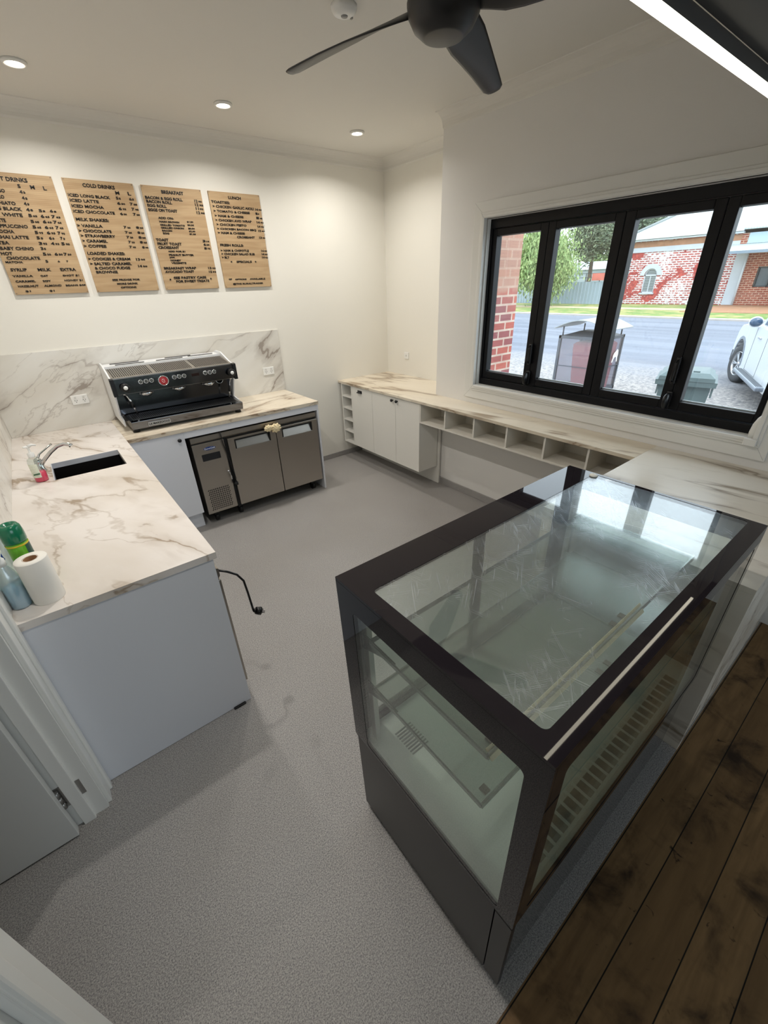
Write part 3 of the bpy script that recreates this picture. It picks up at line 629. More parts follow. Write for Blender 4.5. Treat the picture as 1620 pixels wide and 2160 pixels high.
for x_ in (-2.893, -2.092):
    Mx = Matrix.Translation((x_, -.478, 1.228)) @ Matrix.Rotation(PI / 2, 4, 'X')
    k_ = MB().lathe([(.012, 0), (.012, .012), (.028, .014), (.030, .020), (.030, .040), (.026, .046), (.014, .048)], (0, 0, 0), 32, M=Mx).build('steam_knob', M_plas, t)
    MB().lathe([(.0145, .046), (.0145, .0495), (.0001, .051)], (0, 0, 0), 24, M=Mx).build('knob_cap', mat('cap_white', rgb(240, 242, 240), .3), k_)
# group heads
for x_ in (-2.745, -2.500, -2.262):
    b = MB(); b.lathe([(.0001, 0), (.030, 0), (.036, .004), (.038, .012), (.038, .030), (.030, .036), (.030, .06)], (x_, -.375, 1.128), 32).lathe([(.045, .012), (.047, .018), (.045, .026)], (x_, -.375, 1.128), 32, cap=False)
    b.box(x_ - .05, x_ - .03, -.385, -.365, 1.142, 1.152, .003).box(x_ + .03, x_ + .05, -.385, -.365, 1.142, 1.152, .003)
    b.build('group_head', M_chrome, t)
# pressure gauge, steam wands
Mx = Matrix.Translation((-2.150, -.316, 1.155)) @ Matrix.Rotation(PI / 2, 4, 'X')
g_ = MB().lathe([(.0001, 0), (.030, 0), (.034, .004), (.034, .016), (.028, .018), (.028, .014)], (0, 0, 0), 28, M=Mx, cap=False).build('pressure_gauge', M_chrome, t)
MB().lathe([(.028, .012), (.0001, .013)], (0, 0, 0), 24, M=Mx).build('gauge_dial', M_plas, g_)
for x_, s_ in ((-2.900, 1), (-2.085, -1)):
    w_ = MB().tube([(x_, -.42, 1.175), (x_ + .01 * s_, -.44, 1.155), (x_ + .025 * s_, -.445, 1.11), (x_ + .035 * s_, -.44, 1.06), (x_ + .045 * s_, -.435, 1.01)], .006, 10).sphere((x_, -.425, 1.172), .013).build('steam_wand', M_chrome, t)
    MB().tube([(x_ + .024 * s_, -.445, 1.115), (x_ + .034 * s_, -.44, 1.065)], .009, 10).build('wand_grip', M_plas, w_)
# drip tray
tx0, tx1 = -2.935, -2.068
b = MB(); b.prism([(-.335, .925), (-.335, .995), (-.535, .990), (-.570, .985), (-.555, .925)], tx0, tx1, 'x', bev=.002); tr = b.build('drip_tray', M_cr, t)
b = MB(); b.prism([(-.345, .9955), (-.53, .9905), (-.53, .9925), (-.345, .9975)], tx0 + .02, tx1 - .02, 'x'); b.build('tray_grille', mat('grille_steel', rgb(120, 120, 120), .35, 1), tr)
b = MB()
for k in range(58): b.prism([(-.355, .9972), (-.52, .9928), (-.52, .9936), (-.355, .998)], tx0 + .03 + k * .014, tx0 + .038 + k * .014, 'x')
b.build('grille_slots', M_sdark, tr)
bd = MB().box(-2.825, -2.665, -.5735, -.5655, .938, .966, .001, M=None).build('brand_badge', mat('badge_silver', rgb(200, 200, 200), .3, .6), tr)
b = MB(); put_text(b, 'LA MARZOCCO', lambda u, v, d_: Vector((-2.820 + u * .150, -.5737 - d_ * .001, .952 + v * .016)), .03); b.build('badge_lettering', M_letter, bd)
for x_ in (mx0 + .06, mx1 - .06):
    for y_ in (-.52, -.08): MB().cyl((x_, y_, ZB), (x_, y_, .936), .026, .020, 20).build('foot', M_plas, t)
# ------------------------------------------------------------------ menu boards
MENUS = [
[("HOT DRINKS",-3.204,-3.012,2.509,0.026),("S",-3.076,-3.06,2.476,0.024),("M",-3.009,-2.985,2.475,0.024),("L",-2.939,-2.92,2.474,0.024),("ESPRESSO",-3.256,-3.152,2.445,0.022),("43",-3.076,-3.046,2.445,0.022),("PICCOLO",-3.264,-3.167,2.412,0.022),("45",-3.076,-3.046,2.413,0.022),("MACCHIATO",-3.29,-3.12,2.38,0.022),("45",-3.076,-3.047,2.382,0.022),("LONG BLACK",-3.292,-3.098,2.35,0.022),("48",-3.075,-3.039,2.35,0.022),("58",-3.007,-2.971,2.348,0.018),("68",-2.945,-2.908,2.349,0.018),("FLAT WHITE",-3.295,-3.106,2.317,0.022),("565",-3.075,-3.026,2.318,0.02),("665",-3.007,-2.958,2.317,0.02),("765",-2.947,-2.895,2.317,0.02),("LATTE",-3.269,-3.207,2.285,0.022),("565",-3.074,-3.027,2.285,0.02),("665",-3.006,-2.956,2.286,0.02),("765",-2.946,-2.9,2.286,0.02),("CAPPUCCINO",-3.291,-3.099,2.254,0.022),("565",-3.074,-3.026,2.254,0.02),("665",-3.006,-2.957,2.254,0.02),("765",-2.944,-2.899,2.255,0.02),("MOCHA",-3.283,-3.185,2.224,0.022),("595",-3.073,-3.026,2.223,0.02),("695",-3.005,-2.956,2.223,0.02),("795",-2.943,-2.9,2.223,0.02),("CHAI LATTE",-3.29,-3.117,2.192,0.022),("55",-3.073,-3.037,2.192,0.02),("65",-3.003,-2.972,2.192,0.02),("75",-2.938,-2.91,2.192,0.02),("TEA",-3.292,-3.234,2.16,0.022),("395",-3.072,-3.025,2.16,0.02),("495",-3.003,-2.954,2.16,0.02),("595",-2.942,-2.892,2.16,0.02),("BABY CHINO",-3.294,-3.111,2.128,0.022),("35",-3.072,-3.042,2.13,0.02),("HOT",-3.3,-3.239,2.098,0.022),("550",-3.071,-3.024,2.097,0.02),("650",-3.003,-2.955,2.097,0.02),("750",-2.949,-2.903,2.097,0.02),("CHOCOLATE",-3.28,-3.096,2.072,0.022),("MATCHA",-3.294,-3.2,2.048,0.015),("5",-3.071,-3.055,2.053,0.018),("6",-2.999,-2.986,2.053,0.013),("7",-2.947,-2.936,2.053,0.013),("SYRUP",-3.284,-3.194,2.003,0.022),("MILK",-3.133,-3.056,2.003,0.022),("EXTRA",-3.001,-2.906,2.003,0.022),("VANILLA",-3.286,-3.173,1.966,0.015),("OAT",-3.13,-3.086,1.965,0.015),("SHOT $1",-2.998,-2.898,1.965,0.015),("CARAMEL",-3.282,-3.168,1.934,0.015),("SOY",-3.128,-3.08,1.933,0.015),("HONEY $1",-2.999,-2.885,1.934,0.015),("HAZELNUT",-3.278,-3.161,1.904,0.015),("ALMOND",-3.13,-3.026,1.904,0.015),("BEANS $48",-3.001,-2.877,1.902,0.015),("$1",-3.248,-3.217,1.872,0.015),("$1",-3.109,-3.079,1.871,0.015)],
[("COLD DRINKS",-2.702,-2.502,2.51,0.026),("M",-2.507,-2.482,2.48,0.024),("L",-2.426,-2.405,2.481,0.024),("ICED LONG BLACK",-2.807,-2.551,2.448,0.021),("55",-2.513,-2.482,2.449,0.02),("65",-2.426,-2.394,2.449,0.02),("ICED LATTE",-2.806,-2.631,2.419,0.021),("650",-2.514,-2.462,2.418,0.02),("750",-2.429,-2.382,2.419,0.02),("ICED MOCHA",-2.806,-2.609,2.387,0.021),("695",-2.514,-2.464,2.386,0.02),("795",-2.427,-2.381,2.388,0.02),("ICED CHOCOLATE",-2.807,-2.548,2.356,0.021),("650",-2.513,-2.469,2.355,0.02),("750",-2.426,-2.381,2.356,0.02),("MILK SHAKES:",-2.806,-2.601,2.31,0.022),("> VANILLA",-2.811,-2.652,2.273,0.021),("725",-2.515,-2.468,2.273,0.018),("825",-2.43,-2.38,2.274,0.018),("> CHOCOLATE",-2.81,-2.604,2.242,0.021),("725",-2.514,-2.468,2.241,0.018),("825",-2.429,-2.382,2.242,0.018),("> STRAWBERRY",-2.808,-2.588,2.212,0.021),("725",-2.513,-2.468,2.211,0.018),("825",-2.43,-2.381,2.211,0.018),("> CARAMEL",-2.809,-2.648,2.181,0.021),("725",-2.51,-2.466,2.18,0.018),("825",-2.429,-2.38,2.18,0.018),("> COFFEE",-2.81,-2.665,2.149,0.021),("795",-2.512,-2.467,2.148,0.018),("895",-2.423,-2.38,2.147,0.018),("LOADED SHAKES:",-2.801,-2.556,2.104,0.022),("> COOKIES & CREAM",-2.807,-2.529,2.069,0.021),("1395",-2.488,-2.424,2.067,0.019),("> SALTED CARAMEL",-2.805,-2.528,2.038,0.021),("1450",-2.486,-2.421,2.022,0.019),("& CHOCO FUDGE",-2.784,-2.546,2.01,0.021),("BROWNIE",-2.783,-2.64,1.984,0.021),("SEE FRIDGE FOR",-2.692,-2.499,1.931,0.015),("MORE DRINK",-2.667,-2.522,1.905,0.015),("OPTIONS",-2.649,-2.54,1.879,0.015)],
[("BREAKFAST",-2.187,-2.026,2.509,0.026),("BACON & EGG ROLL",-2.312,-2.043,2.468,0.022),("1295",-1.951,-1.894,2.467,0.022),("BACON ROLL",-2.31,-2.127,2.444,0.022),("1295",-1.952,-1.888,2.443,0.022),("EGG ROLL",-2.31,-2.174,2.419,0.022),("1195",-1.952,-1.894,2.418,0.022),("EGGS ON TOAST",-2.31,-2.101,2.392,0.022),("1295",-1.952,-1.888,2.391,0.022),("ADD ON-",-2.254,-2.14,2.343,0.017),("HASH BROWN",-2.252,-2.105,2.319,0.014),("$1.50",-2.043,-1.995,2.325,0.014),("GRILLED TOMATO",-2.252,-2.066,2.298,0.014),("$0.50",-2.044,-1.994,2.304,0.014),("GRILLED ONION",-2.251,-2.079,2.28,0.014),("$0.50",-2.044,-1.994,2.281,0.014),("BACON",-2.247,-2.174,2.261,0.014),("$2.00",-2.043,-1.994,2.262,0.014),("EGG",-2.245,-2.199,2.243,0.014),("$1.50",-2.043,-1.994,2.243,0.014),("TOAST",-2.309,-2.217,2.199,0.022),("310",-1.95,-1.896,2.198,0.02),("FRUIT TOAST",-2.305,-2.123,2.173,0.022),("650",-1.948,-1.9,2.174,0.02),("CROISSANT",-2.305,-2.149,2.148,0.022),("875",-1.948,-1.897,2.147,0.02),("ADD FOR $1",-2.239,-2.108,2.122,0.015),("PEANUT BUTTER",-2.239,-2.045,2.098,0.015),("JAM",-2.24,-2.201,2.08,0.015),("HONEY",-2.236,-2.156,2.06,0.015),("VEGIMITE",-2.234,-2.118,2.042,0.015),("BREAKFAST WRAP",-2.301,-2.048,2.006,0.02),("1395",-1.948,-1.884,2.005,0.019),("AVOCADO TOAST",-2.299,-2.071,1.981,0.02),("1595",-1.948,-1.887,1.978,0.019),("SEE PASTRY CASE",-2.244,-1.98,1.937,0.021),("FOR SWEET TREATS",-2.231,-1.96,1.911,0.021),("•",-2.279,-2.267,1.926,0.02),("•",-1.949,-1.936,1.926,0.02)],
[("LUNCH",-1.668,-1.561,2.508,0.024),("TOASTIES:",-1.818,-1.662,2.472,0.021),("> CHICKEN GARLIC AIOLI",-1.811,-1.46,2.442,0.021),("1495",-1.445,-1.386,2.44,0.019),("> TOMATO & CHEESE",-1.81,-1.5,2.411,0.019),("10",-1.447,-1.416,2.41,0.019),("> HAM & CHEESE",-1.809,-1.563,2.379,0.019),("145",-1.446,-1.39,2.379,0.019),("> CHICKEN AVO WRAP",-1.809,-1.495,2.349,0.019),("1495",-1.447,-1.383,2.348,0.019),("> CHICKEN PESTO",-1.807,-1.547,2.319,0.019),("1495",-1.445,-1.385,2.317,0.019),("> CHICKEN BACON BBQ",-1.808,-1.463,2.288,0.019),("1595",-1.446,-1.384,2.285,0.019),("> HAM & CHESSE",-1.808,-1.573,2.261,0.019),("CROISSANT",-1.649,-1.487,2.234,0.018),("1395",-1.445,-1.389,2.235,0.018),("FRESH ROLLS:",-1.808,-1.603,2.173,0.021),("> HAM & CHIPOTLE",-1.812,-1.562,2.134,0.019),("1495",-1.445,-1.389,2.136,0.018),("> CHICKEN SALAD SUB",-1.812,-1.511,2.109,0.019),("1495",-1.444,-1.388,2.11,0.018),("> BLT",-1.812,-1.749,2.083,0.019),("1495",-1.445,-1.389,2.085,0.018),("SPECIALS",-1.69,-1.55,2.051,0.019),("•",-1.742,-1.731,2.051,0.02),("•",-1.52,-1.507,2.051,0.02),("GF",-1.788,-1.759,1.918,0.014),("OPTIONS",-1.73,-1.626,1.916,0.014),("AVAILABLE",-1.595,-1.446,1.917,0.014),("@THE RURALTRADER",-1.758,-1.471,1.88,0.019)]]

bx = [-3.309, -2.815, -2.324, -1.829]; BW, BZ0, BZ1 = .438, 1.852, 2.543
MLAB = ['wooden menu board headed HOT DRINKS at the far left', 'wooden menu board headed COLD DRINKS', 'wooden menu board headed BREAKFAST', 'wooden menu board headed LUNCH, nearest the window wall']
for i in range(4):
    t = thing('menu_board', MLAB[i], 'menu board', (bx[i] + BW / 2, -.008, BZ0), 'wooden letter menu boards on the back wall')
    MB().box(bx[i], bx[i] + BW, -.018, -.004, BZ0, BZ1, .0015).build('board', M_ply, t)
    b = MB()
    for tx, x0_, x1_, z_, h_ in MENUS[i]:
        if tx == '•': b.cyl((x0_ + .006, -.018, z_), (x0_ + .006, -.022, z_), .006, n=12); continue
        d_ = tx.replace(' ', '')
        if d_.isdigit() and len(d_) > 1:
            big = 2 if len(d_) == 4 else 1
            parts = [(d_[:big], 0, .42 if len(d_) > 2 else .52, 1.0, .5), (d_[big:], .52 if len(d_) > 2 else .62, 1.0, .62, .33)]
        else: parts = [(tx, 0, 1, 1, .5)]
        for s_, a0, a1, hs, off in parts:
            put_text(b, s_, lambda u, v, dd, a0=a0, a1=a1, hs=hs, off=off: Vector((x0_ + (a0 + u * (a1 - a0)) * (x1_ - x0_), -.018 - dd * .003, z_ + v * h_ * .86 * hs - (1 - hs) * h_ * .25)), .028)
    b.build('lettering', M_letter, t)
    for x_ in (bx[i] + .008, bx[i] + BW - .008):
        for z_ in (BZ0 + .008, BZ1 - .008): MB().cyl((x_, -.018, z_), (x_, -.0195, z_), .003, n=10).build('screw', mat('screw_grey', rgb(110, 108, 104), .4, .6), t)
# ------------------------------------------------------------------ right bench under the window
ZR, TR = .895, .022
D1 = -.737
b = MB(); b.prism([(D1, -3.25), (D1, -.001), (-.001, -.001), (-.001, -1.274), (-.4405, -1.274), (-.4405, -3.25)], ZR - TR, ZR, 'z')
tag(b.build('worktop', M_marR), 'long narrow marble-look worktop running below the window from the corner', 'worktop')
t = thing('bottle_rack', 'tall narrow white rack of five open cells at the back wall', 'rack', (-.36, -.135, .185))
b = MB(); b.box(-.717, -.02, -.045, -.028, .185, ZR - TR - .001).box(-.717, -.02, -.240, -.224, .185, ZR - TR - .001).box(-.30, -.29, -.225, -.044, .185, .87)
zs = [.185 + k * (.686 - .014) / 5 for k in range(6)]
b.build('sides', M_lam2, t)
for z_ in zs: MB().box(-.715, -.30, -.2245, -.0445, z_, z_ + .014).build('shelf', M_lam2, t)
t = thing('base_cabinet', 'white three door cabinet under the corner worktop beside the bottle rack', 'cabinet', (-.36, -.79, .185))
b = MB(); b.box(-.700, -.02, -1.270, -.242, .185, ZR - TR - .002).box(-.717, -.455, -1.345, -1.271, .187, ZR - TR - .002); b.build('carcass', M_lam2, t)
ds = []
for y0_, y1_ in ((-.611, -.243), (-.994, -.614), (-1.344, -.997)):
    ds.append(MB().box(-.718, -.7005, y0_, y1_, .187, ZR - TR - .004, .0012).build('door', M_lam2, t))
for y_, d_ in ((-.960, ds[1]), (-1.030, ds[2])):
    MB().lathe([(.006, 0), (.006, .012), (.014, .016), (.015, .024), (.010, .030), (.0001, .031)], (0, 0, 0), 24, M=Matrix.Translation((-.718, y_, .835)) @ Matrix.Rotation(-PI / 2, 4, 'Y')).build('knob', M_plas, d_)
b = MB(); R1 = []
for k in range(9):
    a = PI * k / 8; R1.append([(-.718 - .022 * math.sin(q) , -.395 + .038 * math.cos(a), .812 + .022 * math.sin(a) * math.cos(q)) for q in [PI / 2 * j / 4 for j in range(5)]])
tb = bmesh.new(); vv = [[tb.verts.new(p) for p in r] for r in R1]
for a_, c_ in zip(vv, vv[1:]):
    for k in range(4): f = tb.faces.new((a_[k], a_[k + 1], c_[k + 1], c_[k])); f.smooth = True
b._add(tb); b.box(-.7195, -.718, -.435, -.355, .808, .838, .0005)
b.build('cup_handle', M_plas, ds[0])
MB().box(-.468, -.452, -1.375, -.02, .002, .184).box(-.468, -.452, -1.375, -1.350, .184, .686).build('kickboard', M_lam2, t)
t = thing('cubby_shelf', 'row of open white pigeonholes hung below the window worktop', 'shelf', (-.58, -2.3, .69))
MB().box(-.717, -.4415, -3.248, -1.347, .688, .703).build('base_board', M_shade, t)
MB().box(-.449, -.4415, -3.248, -1.347, .703, ZR - TR - .001).build('back_panel', M_shade, t)
for y_ in (-1.354, -1.668, -1.994, -2.318, -2.642, -2.962, -3.241): MB().box(-.717, -.449, y_ - .007, y_ + .007, .703, ZR - TR - .001).build('divider', M_shade, t)
# front counter
t = thing('service_counter', 'marble-look service counter beside the display case under the window', 'counter', (-1.05, -3.65, 0))
MB().box(-1.672, -.4405, -4.066, -3.2505, ZR - TR, ZR, .001).build('countertop', M_marC, t)
MB().box(-1.672, -1.640, -4.066, -3.2505, .001, ZR - TR - .0005, .001).build('waterfall_end', M_marC, t)
MB().box(-1.640, -.4415, -4.060, -4.040, .001, ZR - TR - .0005).build('front_panel', M_marC, t)
# ------------------------------------------------------------------ display case
RX0, RY0, CL, CW, ZT = -2.866, -4.025, 1.158, .657, 1.159
t = thing('display_case', 'black framed glass cake display case with two glass shelves', 'display case', (RX0 + CL / 2, RY0 + CW / 2, 0))
RX1, RY1 = RX0 + CL, RY0 + CW
M_fr = mat('case_black', rgb(36, 32, 36), .018, spec=.5)
M_base = mat('case_base', rgb(34, 31, 31), .30, spec=.5)
M_cg = glassmat('case_glass', (.94, .97, .955, 1), .62, f0=.07)
M_ct = glassmat('case_top_glass', (.94, .97, .955, 1), .32, .03, scratch=True, f0=.10)
M_shelf = glassmat('shelf_glass', (.87, .92, .89, 1), .4, .30, f0=.17)
GZ = .472
# top: glass sheet with a black printed border
b = MB(); b.box(RX0, RX1, RY0, RY1, ZT - .008, ZT - .0005)
MB().box(RX0 + .03, RX1 - .01, RY0 + .035, RY1 - .10, ZT - .007, ZT - .001).build('top_glass', M_ct, t)
def roundrect(x0, x1, y0, y1, r, n=5):
    out = []
    for cx_, cy_, a0 in ((x1 - r, y1 - r, 0), (x0 + r, y1 - r, 90), (x0 + r, y0 + r, 180), (x1 - r, y0 + r, 270)):
        for k in range(n + 1): a = math.radians(a0 + 90 * k / n); out.append((cx_ + r * math.cos(a), cy_ + r * math.sin(a)))
    return out
def ringframe(b, outer, inner, fn, d0, d1):
    """frame between outer rect and inner rounded rect; fn(u,v,d) -> point"""
    x0, x1, y0, y1 = outer; o = []
    inn = roundrect(*inner, .014)
    n = len(inn); q = n // 4
    cs = [(x1, y1), (x0, y1), (x0, y0), (x1, y0)]
    for i in range(n): o.append(cs[i // q])
    tb = bmesh.new()
    for d, flip in ((d0, 0), (d1, 1)):
        I = [tb.verts.new(fn(u, v, d)) for u, v in inn]; C = [tb.verts.new(fn(u, v, d)) for u, v in cs]
        for c in range(4):
            for k in range(q - 1): i = c * q + k; tb.faces.new((I[i], I[i + 1], C[c]))
            i = c * q + q - 1; tb.faces.new((I[i], I[(i + 1) % n], C[(c + 1) % 4], C[c]))
        if flip == 0: I0, C0 = I, C
        else:
            for k in range(n): tb.faces.new((I0[k], I0[(k + 1) % n], I[(k + 1) % n], I[k]))
            for k in range(4): tb.faces.new((C0[k], C0[(k + 1) % 4], C[(k + 1) % 4], C[k]))
    bmesh.ops.recalc_face_normals(tb, faces=tb.faces[:]); b._add(tb)
b = MB(); ringframe(b, (RX0, RX1, RY0, RY1), (RX0 + .042, RX1 - .014, RY0 + .045, RY1 - .112), lambda u, v, d: (u, v, d), ZT - .009, ZT); b.build('top_border', M_fr, t)
# left and right sides: border + glass
for nm, xa, xb in (('left', RX0, RX0 + .008), ('right', RX1 - .008, RX1)):
    b = MB(); ringframe(b, (RY0, RY1, GZ, ZT - .010), (RY0 + .048, RY1 - .070, GZ + .012, ZT - .080), lambda u, v, d: (d, u, v), xa, xb); b.build('side_border', M_fr, t)
    MB().box(xa + .001, xb - .001, RY0 + .04, RY1 - .06, GZ + .008, ZT - .07).build('side_glass', M_cg, t)
# front: glossy glass with printed border
b = MB(); ringframe(b, (RX0 + .009, RX1 - .009, GZ, ZT - .010), (RX0 + .050, RX1 - .050, GZ + .03, ZT - .060), lambda u, v, d: (u, d, v), RY0, RY0 + .008); b.build('front_border', M_fr, t)
MB().box(RX0 + .04, RX1 - .04, RY0 + .001, RY0 + .007, GZ + .02, ZT - .05).build('front_glass', glassmat('front_case_glass', (.88, .90, .87, 1), .7, f0=.09), t)
# rear: two sliding doors in a frame
b = MB(); b.box(RX0 + .009, RX0 + .05, RY1 - .03, RY1 - .002, GZ, ZT - .011).box(RX1 - .05, RX1 - .009, RY1 - .03, RY1 - .002, GZ, ZT - .011).box(RX0 + .05, RX1 - .05, RY1 - .03, RY1 - .002, ZT - .07, ZT - .011).box(RX0 + .05, RX1 - .05, RY1 - .03, RY1 - .002, GZ, GZ + .05)
b.build('rear_frame', M_fr, t)
for k, (a, c_) in enumerate(((RX0 + .05, RX0 + .60), (RX0 + .56, RX1 - .05))):
    y_ = RY1 - .027 + k * .011; b = MB(); b.box(a, a + .03, y_, y_ + .008, GZ + .05, ZT - .07).box(c_ - .03, c_, y_, y_ + .008, GZ + .05, ZT - .07); dr = b.build('rear_door', M_fr, t)
    MB().box(a + .03, c_ - .03, y_ + .002, y_ + .006, GZ + .05, ZT - .07).build('door_glass', M_cg, dr)
# inner posts, deck, shelves
M_deck = mat('case_deck', rgb(222, 226, 218), .4)
dk = MB().box(RX0 + .009, RX1 - .009, RY0 + .009, RY1 - .032, GZ - .01, GZ + .028).build('deck', M_deck, t)
b = MB()
for k in range(9): b.box(RX0 + .09 + .0, RX0 + .16, RY1 - .20 + k * .011, RY1 - .195 + k * .011, GZ + .0285, GZ + .0295)
for k in range(26): b.box(RX0 + .12 + k * .036, RX0 + .145 + k * .036, RY0 + .03, RY0 + .075, GZ + .0285, GZ + .0295)
b.build('air_vents', mat('vent_dark', rgb(128, 130, 126), .5), dk)
for x_ in (RX0 + .03, RX1 - .05):
    MB().box(x_, x_ + .018, RY1 - .085, RY1 - .060, GZ + .028, ZT - .03, .002).build('post', mat('pale_steel', rgb(205, 206, 202), .3, .7), t)
M_rail = mat('shelf_rail', rgb(180, 184, 180), .25, .8); M_strip = mat('price_strip', rgb(236, 222, 180), .4); M_clip = mat('shelf_clip', rgb(120, 116, 104), .4)
for zz in (.985, .790):
    ya, yb, xa, xb = RY0 + .140, RY1 - .110, RX0 + .022, RX1 - .040
    sh = thing('tmp', None, None, (0, 0, 0)) if False else None
    g_ = MB().box(xa, (xa + xb) / 2 - .001, ya, yb, zz, zz + .006).box((xa + xb) / 2 + .001, xb, ya, yb, zz, zz + .006).build('glass_shelf', M_shelf, t)
    MB().box(xa, xb, ya - .003, ya + .002, zz - .012, zz + .008).box(xa, xb, yb - .002, yb + .003, zz - .006, zz + .008).box(xa - .003, xa + .002, ya, yb, zz - .010, zz + .002).box(xb - .002, xb + .003, ya, yb, zz - .010, zz + .002).build('shelf_rail', M_rail, g_)
    if zz > .9: MB().prism([(ya - .010, zz - .012), (ya - .006, zz - .012), (ya + .010, zz + .0085), (ya + .008, zz + .012)], xa + .004, xa + .42, 'x').prism([(ya - .010, zz - .012), (ya - .006, zz - .012), (ya + .010, zz + .0085), (ya + .008, zz + .012)], xa + .425, xa + .70, 'x').build('price_strip', M_strip, g_)
    b = MB()
    for q in (.02, .55, .60): b.box(xa + q, xa + q + .018, ya + .006, ya + .026, zz + .006, zz + .010)
    b.build('shelf_clip', M_clip, g_)
    b = MB()
    for x_ in (xa + .005, xb - .012): b.prism([(yb - .01, zz - .002), (RY1 - .07, zz - .002), (RY1 - .07, zz - .06), (yb - .10, zz - .004)], x_, x_ + .004, 'x')
    b.build('shelf_bracket', M_rail, g_)
MB().lathe([(.0001, 0), (.016, 0), (.014, .005), (.0001, .007)], (RX1 - .030, RY1 - .118, ZT), 20).build('corner_disc', mat('pale_disc', rgb(232, 230, 220), .3), t)
# base
b = MB(); b.box(RX0 + .004, RX0 + .022, RY0 + .055, RY1 - .004, .02, GZ - .014, .001); b.build('base_side_panel', M_base, t)
MB().box(RX0 + .004, RX0 + .022, RY0 + .002, RY0 + .052, .02, GZ - .024, .001).build('base_corner_panel', M_base, t)
MB().box(RX0 + .023, RX1 - .004, RY0 + .012, RY0 + .026, .03, GZ - .014, .001).build('base_front_panel', mat('gloss_base_front', rgb(24, 20, 18), .10, coat=.4), t)
MB().box(RX0 + .03, RX1 - .008, RY0 + .03, RY1 - .008, .03, GZ - .011).build('machine_compartment', M_sdark, t)
MB().box(RX0 + .002, RX1 - .002, RY0 + .002, RY1 - .002, GZ - .012, GZ - .001).build('base_top', M_base, t)
for x_ in (RX0 + .10, RX1 - .10):
    for y_ in (RY0 + .10, RY1 - .10): MB().cyl((x_, y_, 0.001), (x_, y_, .029), .025, n=20).build('foot', M_plas, t)
# the case stands slightly out of plumb, leaning to the left
for o in list(COL.objects):
    p_ = o.parent
    if o.type == 'MESH' and p_ and (p_ == t or p_.parent == t):
        for v in o.data.vertices: v.co.x -= .024 * (v.co.z + WM[o.name].translation.z)
# ------------------------------------------------------------------ ceiling fan
FAN_A = math.radians(24); HX, HY, HZ = -1.92, -2.74, 2.65
t = thing('ceiling_fan', 'matt black four blade ceiling fan', 'ceiling fan', (HX, HY, HZ))
MB().lathe([(.0001, -.085), (.062, -.085), (.070, -.083), (.100, -.060), (.118, -.030), (.122, -.005), (.122, .0)], (HX, HY, HZ), 48).build('motor_cover', M_fan, t)
MB().lathe([(.120, .002), (.120, .075), (.112, .085), (.06, .10), (.05, .14), (.05, 2.917 - HZ)], (HX, HY, HZ), 48).build('motor_housing', M_fan, t)
def blade(a):
    M = Matrix.Translation((HX, HY, HZ - .005)) @ Matrix.Rotation(a, 4, 'Z')
    rings = []
    prof = [(.10, .040, -.60, .0), (.14, .052, -.55, .0), (.19, .068, -.48, -.003), (.25, .070, -.42, -.008), (.36, .062, -.32, -.018), (.48, .053, -.25, -.030), (.58, .046, -.20, -.042), (.625, .042, -.18, -.048), (.645, .030, -.18, -.050)]
    for r_, w_, tw_, dz_ in prof:
        pts = []
        for k in range(12):
            q = 2 * PI * k / 12; u = math.cos(q) * w_; v = math.sin(q) * .006
            pts.append(M @ Vector((r_, u * math.cos(tw_) - v * math.sin(tw_), dz_ + u * math.sin(tw_) + v * math.cos(tw_))))
        rings.append(pts)
    return MB().loft(rings)
for k in range(4): blade(FAN_A + k * PI / 2).build('blade', M_fan, t)
# ------------------------------------------------------------------ outside
G = -.30
M_brick = brickmat('old_brick', rgb(190, 104, 88), rgb(140, 88, 92), rgb(206, 188, 172), .9, 'xz', ms=.011, bw=.21)
N, L = M_brick.node_tree.nodes, M_brick.node_tree.links; P = N['Principled BSDF']; g = N.new('ShaderNodeNewGeometry'); sp = N.new('ShaderNodeSeparateXYZ'); L.new(g.outputs['Position'], sp.inputs[0])
src = P.inputs['Base Color'].links[0].from_socket   # the paint on the pier stops above head height, bare tan bricks above
top_ = rng(N, L, math_(N, L, 'ADD', sp.outputs[2], math_(N, L, 'MULTIPLY', noise(N, L, g.outputs['Position'], 9, 2), .3)), 1.85, 1.95)
L.new(mixc(N, L, math_(N, L, 'MULTIPLY', top_, .75), src, rgb(176, 142, 124)), P.inputs['Base Color'])
struct(MB().box(-.288, .62, -1.312, -1.287, G, 3.4).box(.121, .62, -1.287, .2, G, 3.4).build('wall_outside', M_brick))
m, N, L, P = base_mat('asphalt'); g = N.new('ShaderNodeNewGeometry'); pos = g.outputs['Position']
sp = N.new('ShaderNodeSeparateXYZ'); L.new(pos, sp.inputs[0])
n1 = noise(N, L, pos, 14, 6, 0, .7); n2 = noise(N, L, mapping(N, L, pos, (.8, .06, 1)), 1.5, 4)
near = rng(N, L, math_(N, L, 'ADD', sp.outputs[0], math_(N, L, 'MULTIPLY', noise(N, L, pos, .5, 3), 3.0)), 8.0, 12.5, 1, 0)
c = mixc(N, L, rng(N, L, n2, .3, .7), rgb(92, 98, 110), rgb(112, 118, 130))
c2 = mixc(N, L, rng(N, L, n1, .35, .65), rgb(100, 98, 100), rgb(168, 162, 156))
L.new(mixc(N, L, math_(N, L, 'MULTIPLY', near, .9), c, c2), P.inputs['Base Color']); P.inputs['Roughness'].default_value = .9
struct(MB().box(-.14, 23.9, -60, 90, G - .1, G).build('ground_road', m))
tag(struct(MB().box(23.9, 24.35, -60, 90, G - .1, G + .08, .02).build('ground_kerb', mat('kerb_concrete', rgb(165, 158, 152), .9, var=.1, vscale=3))))
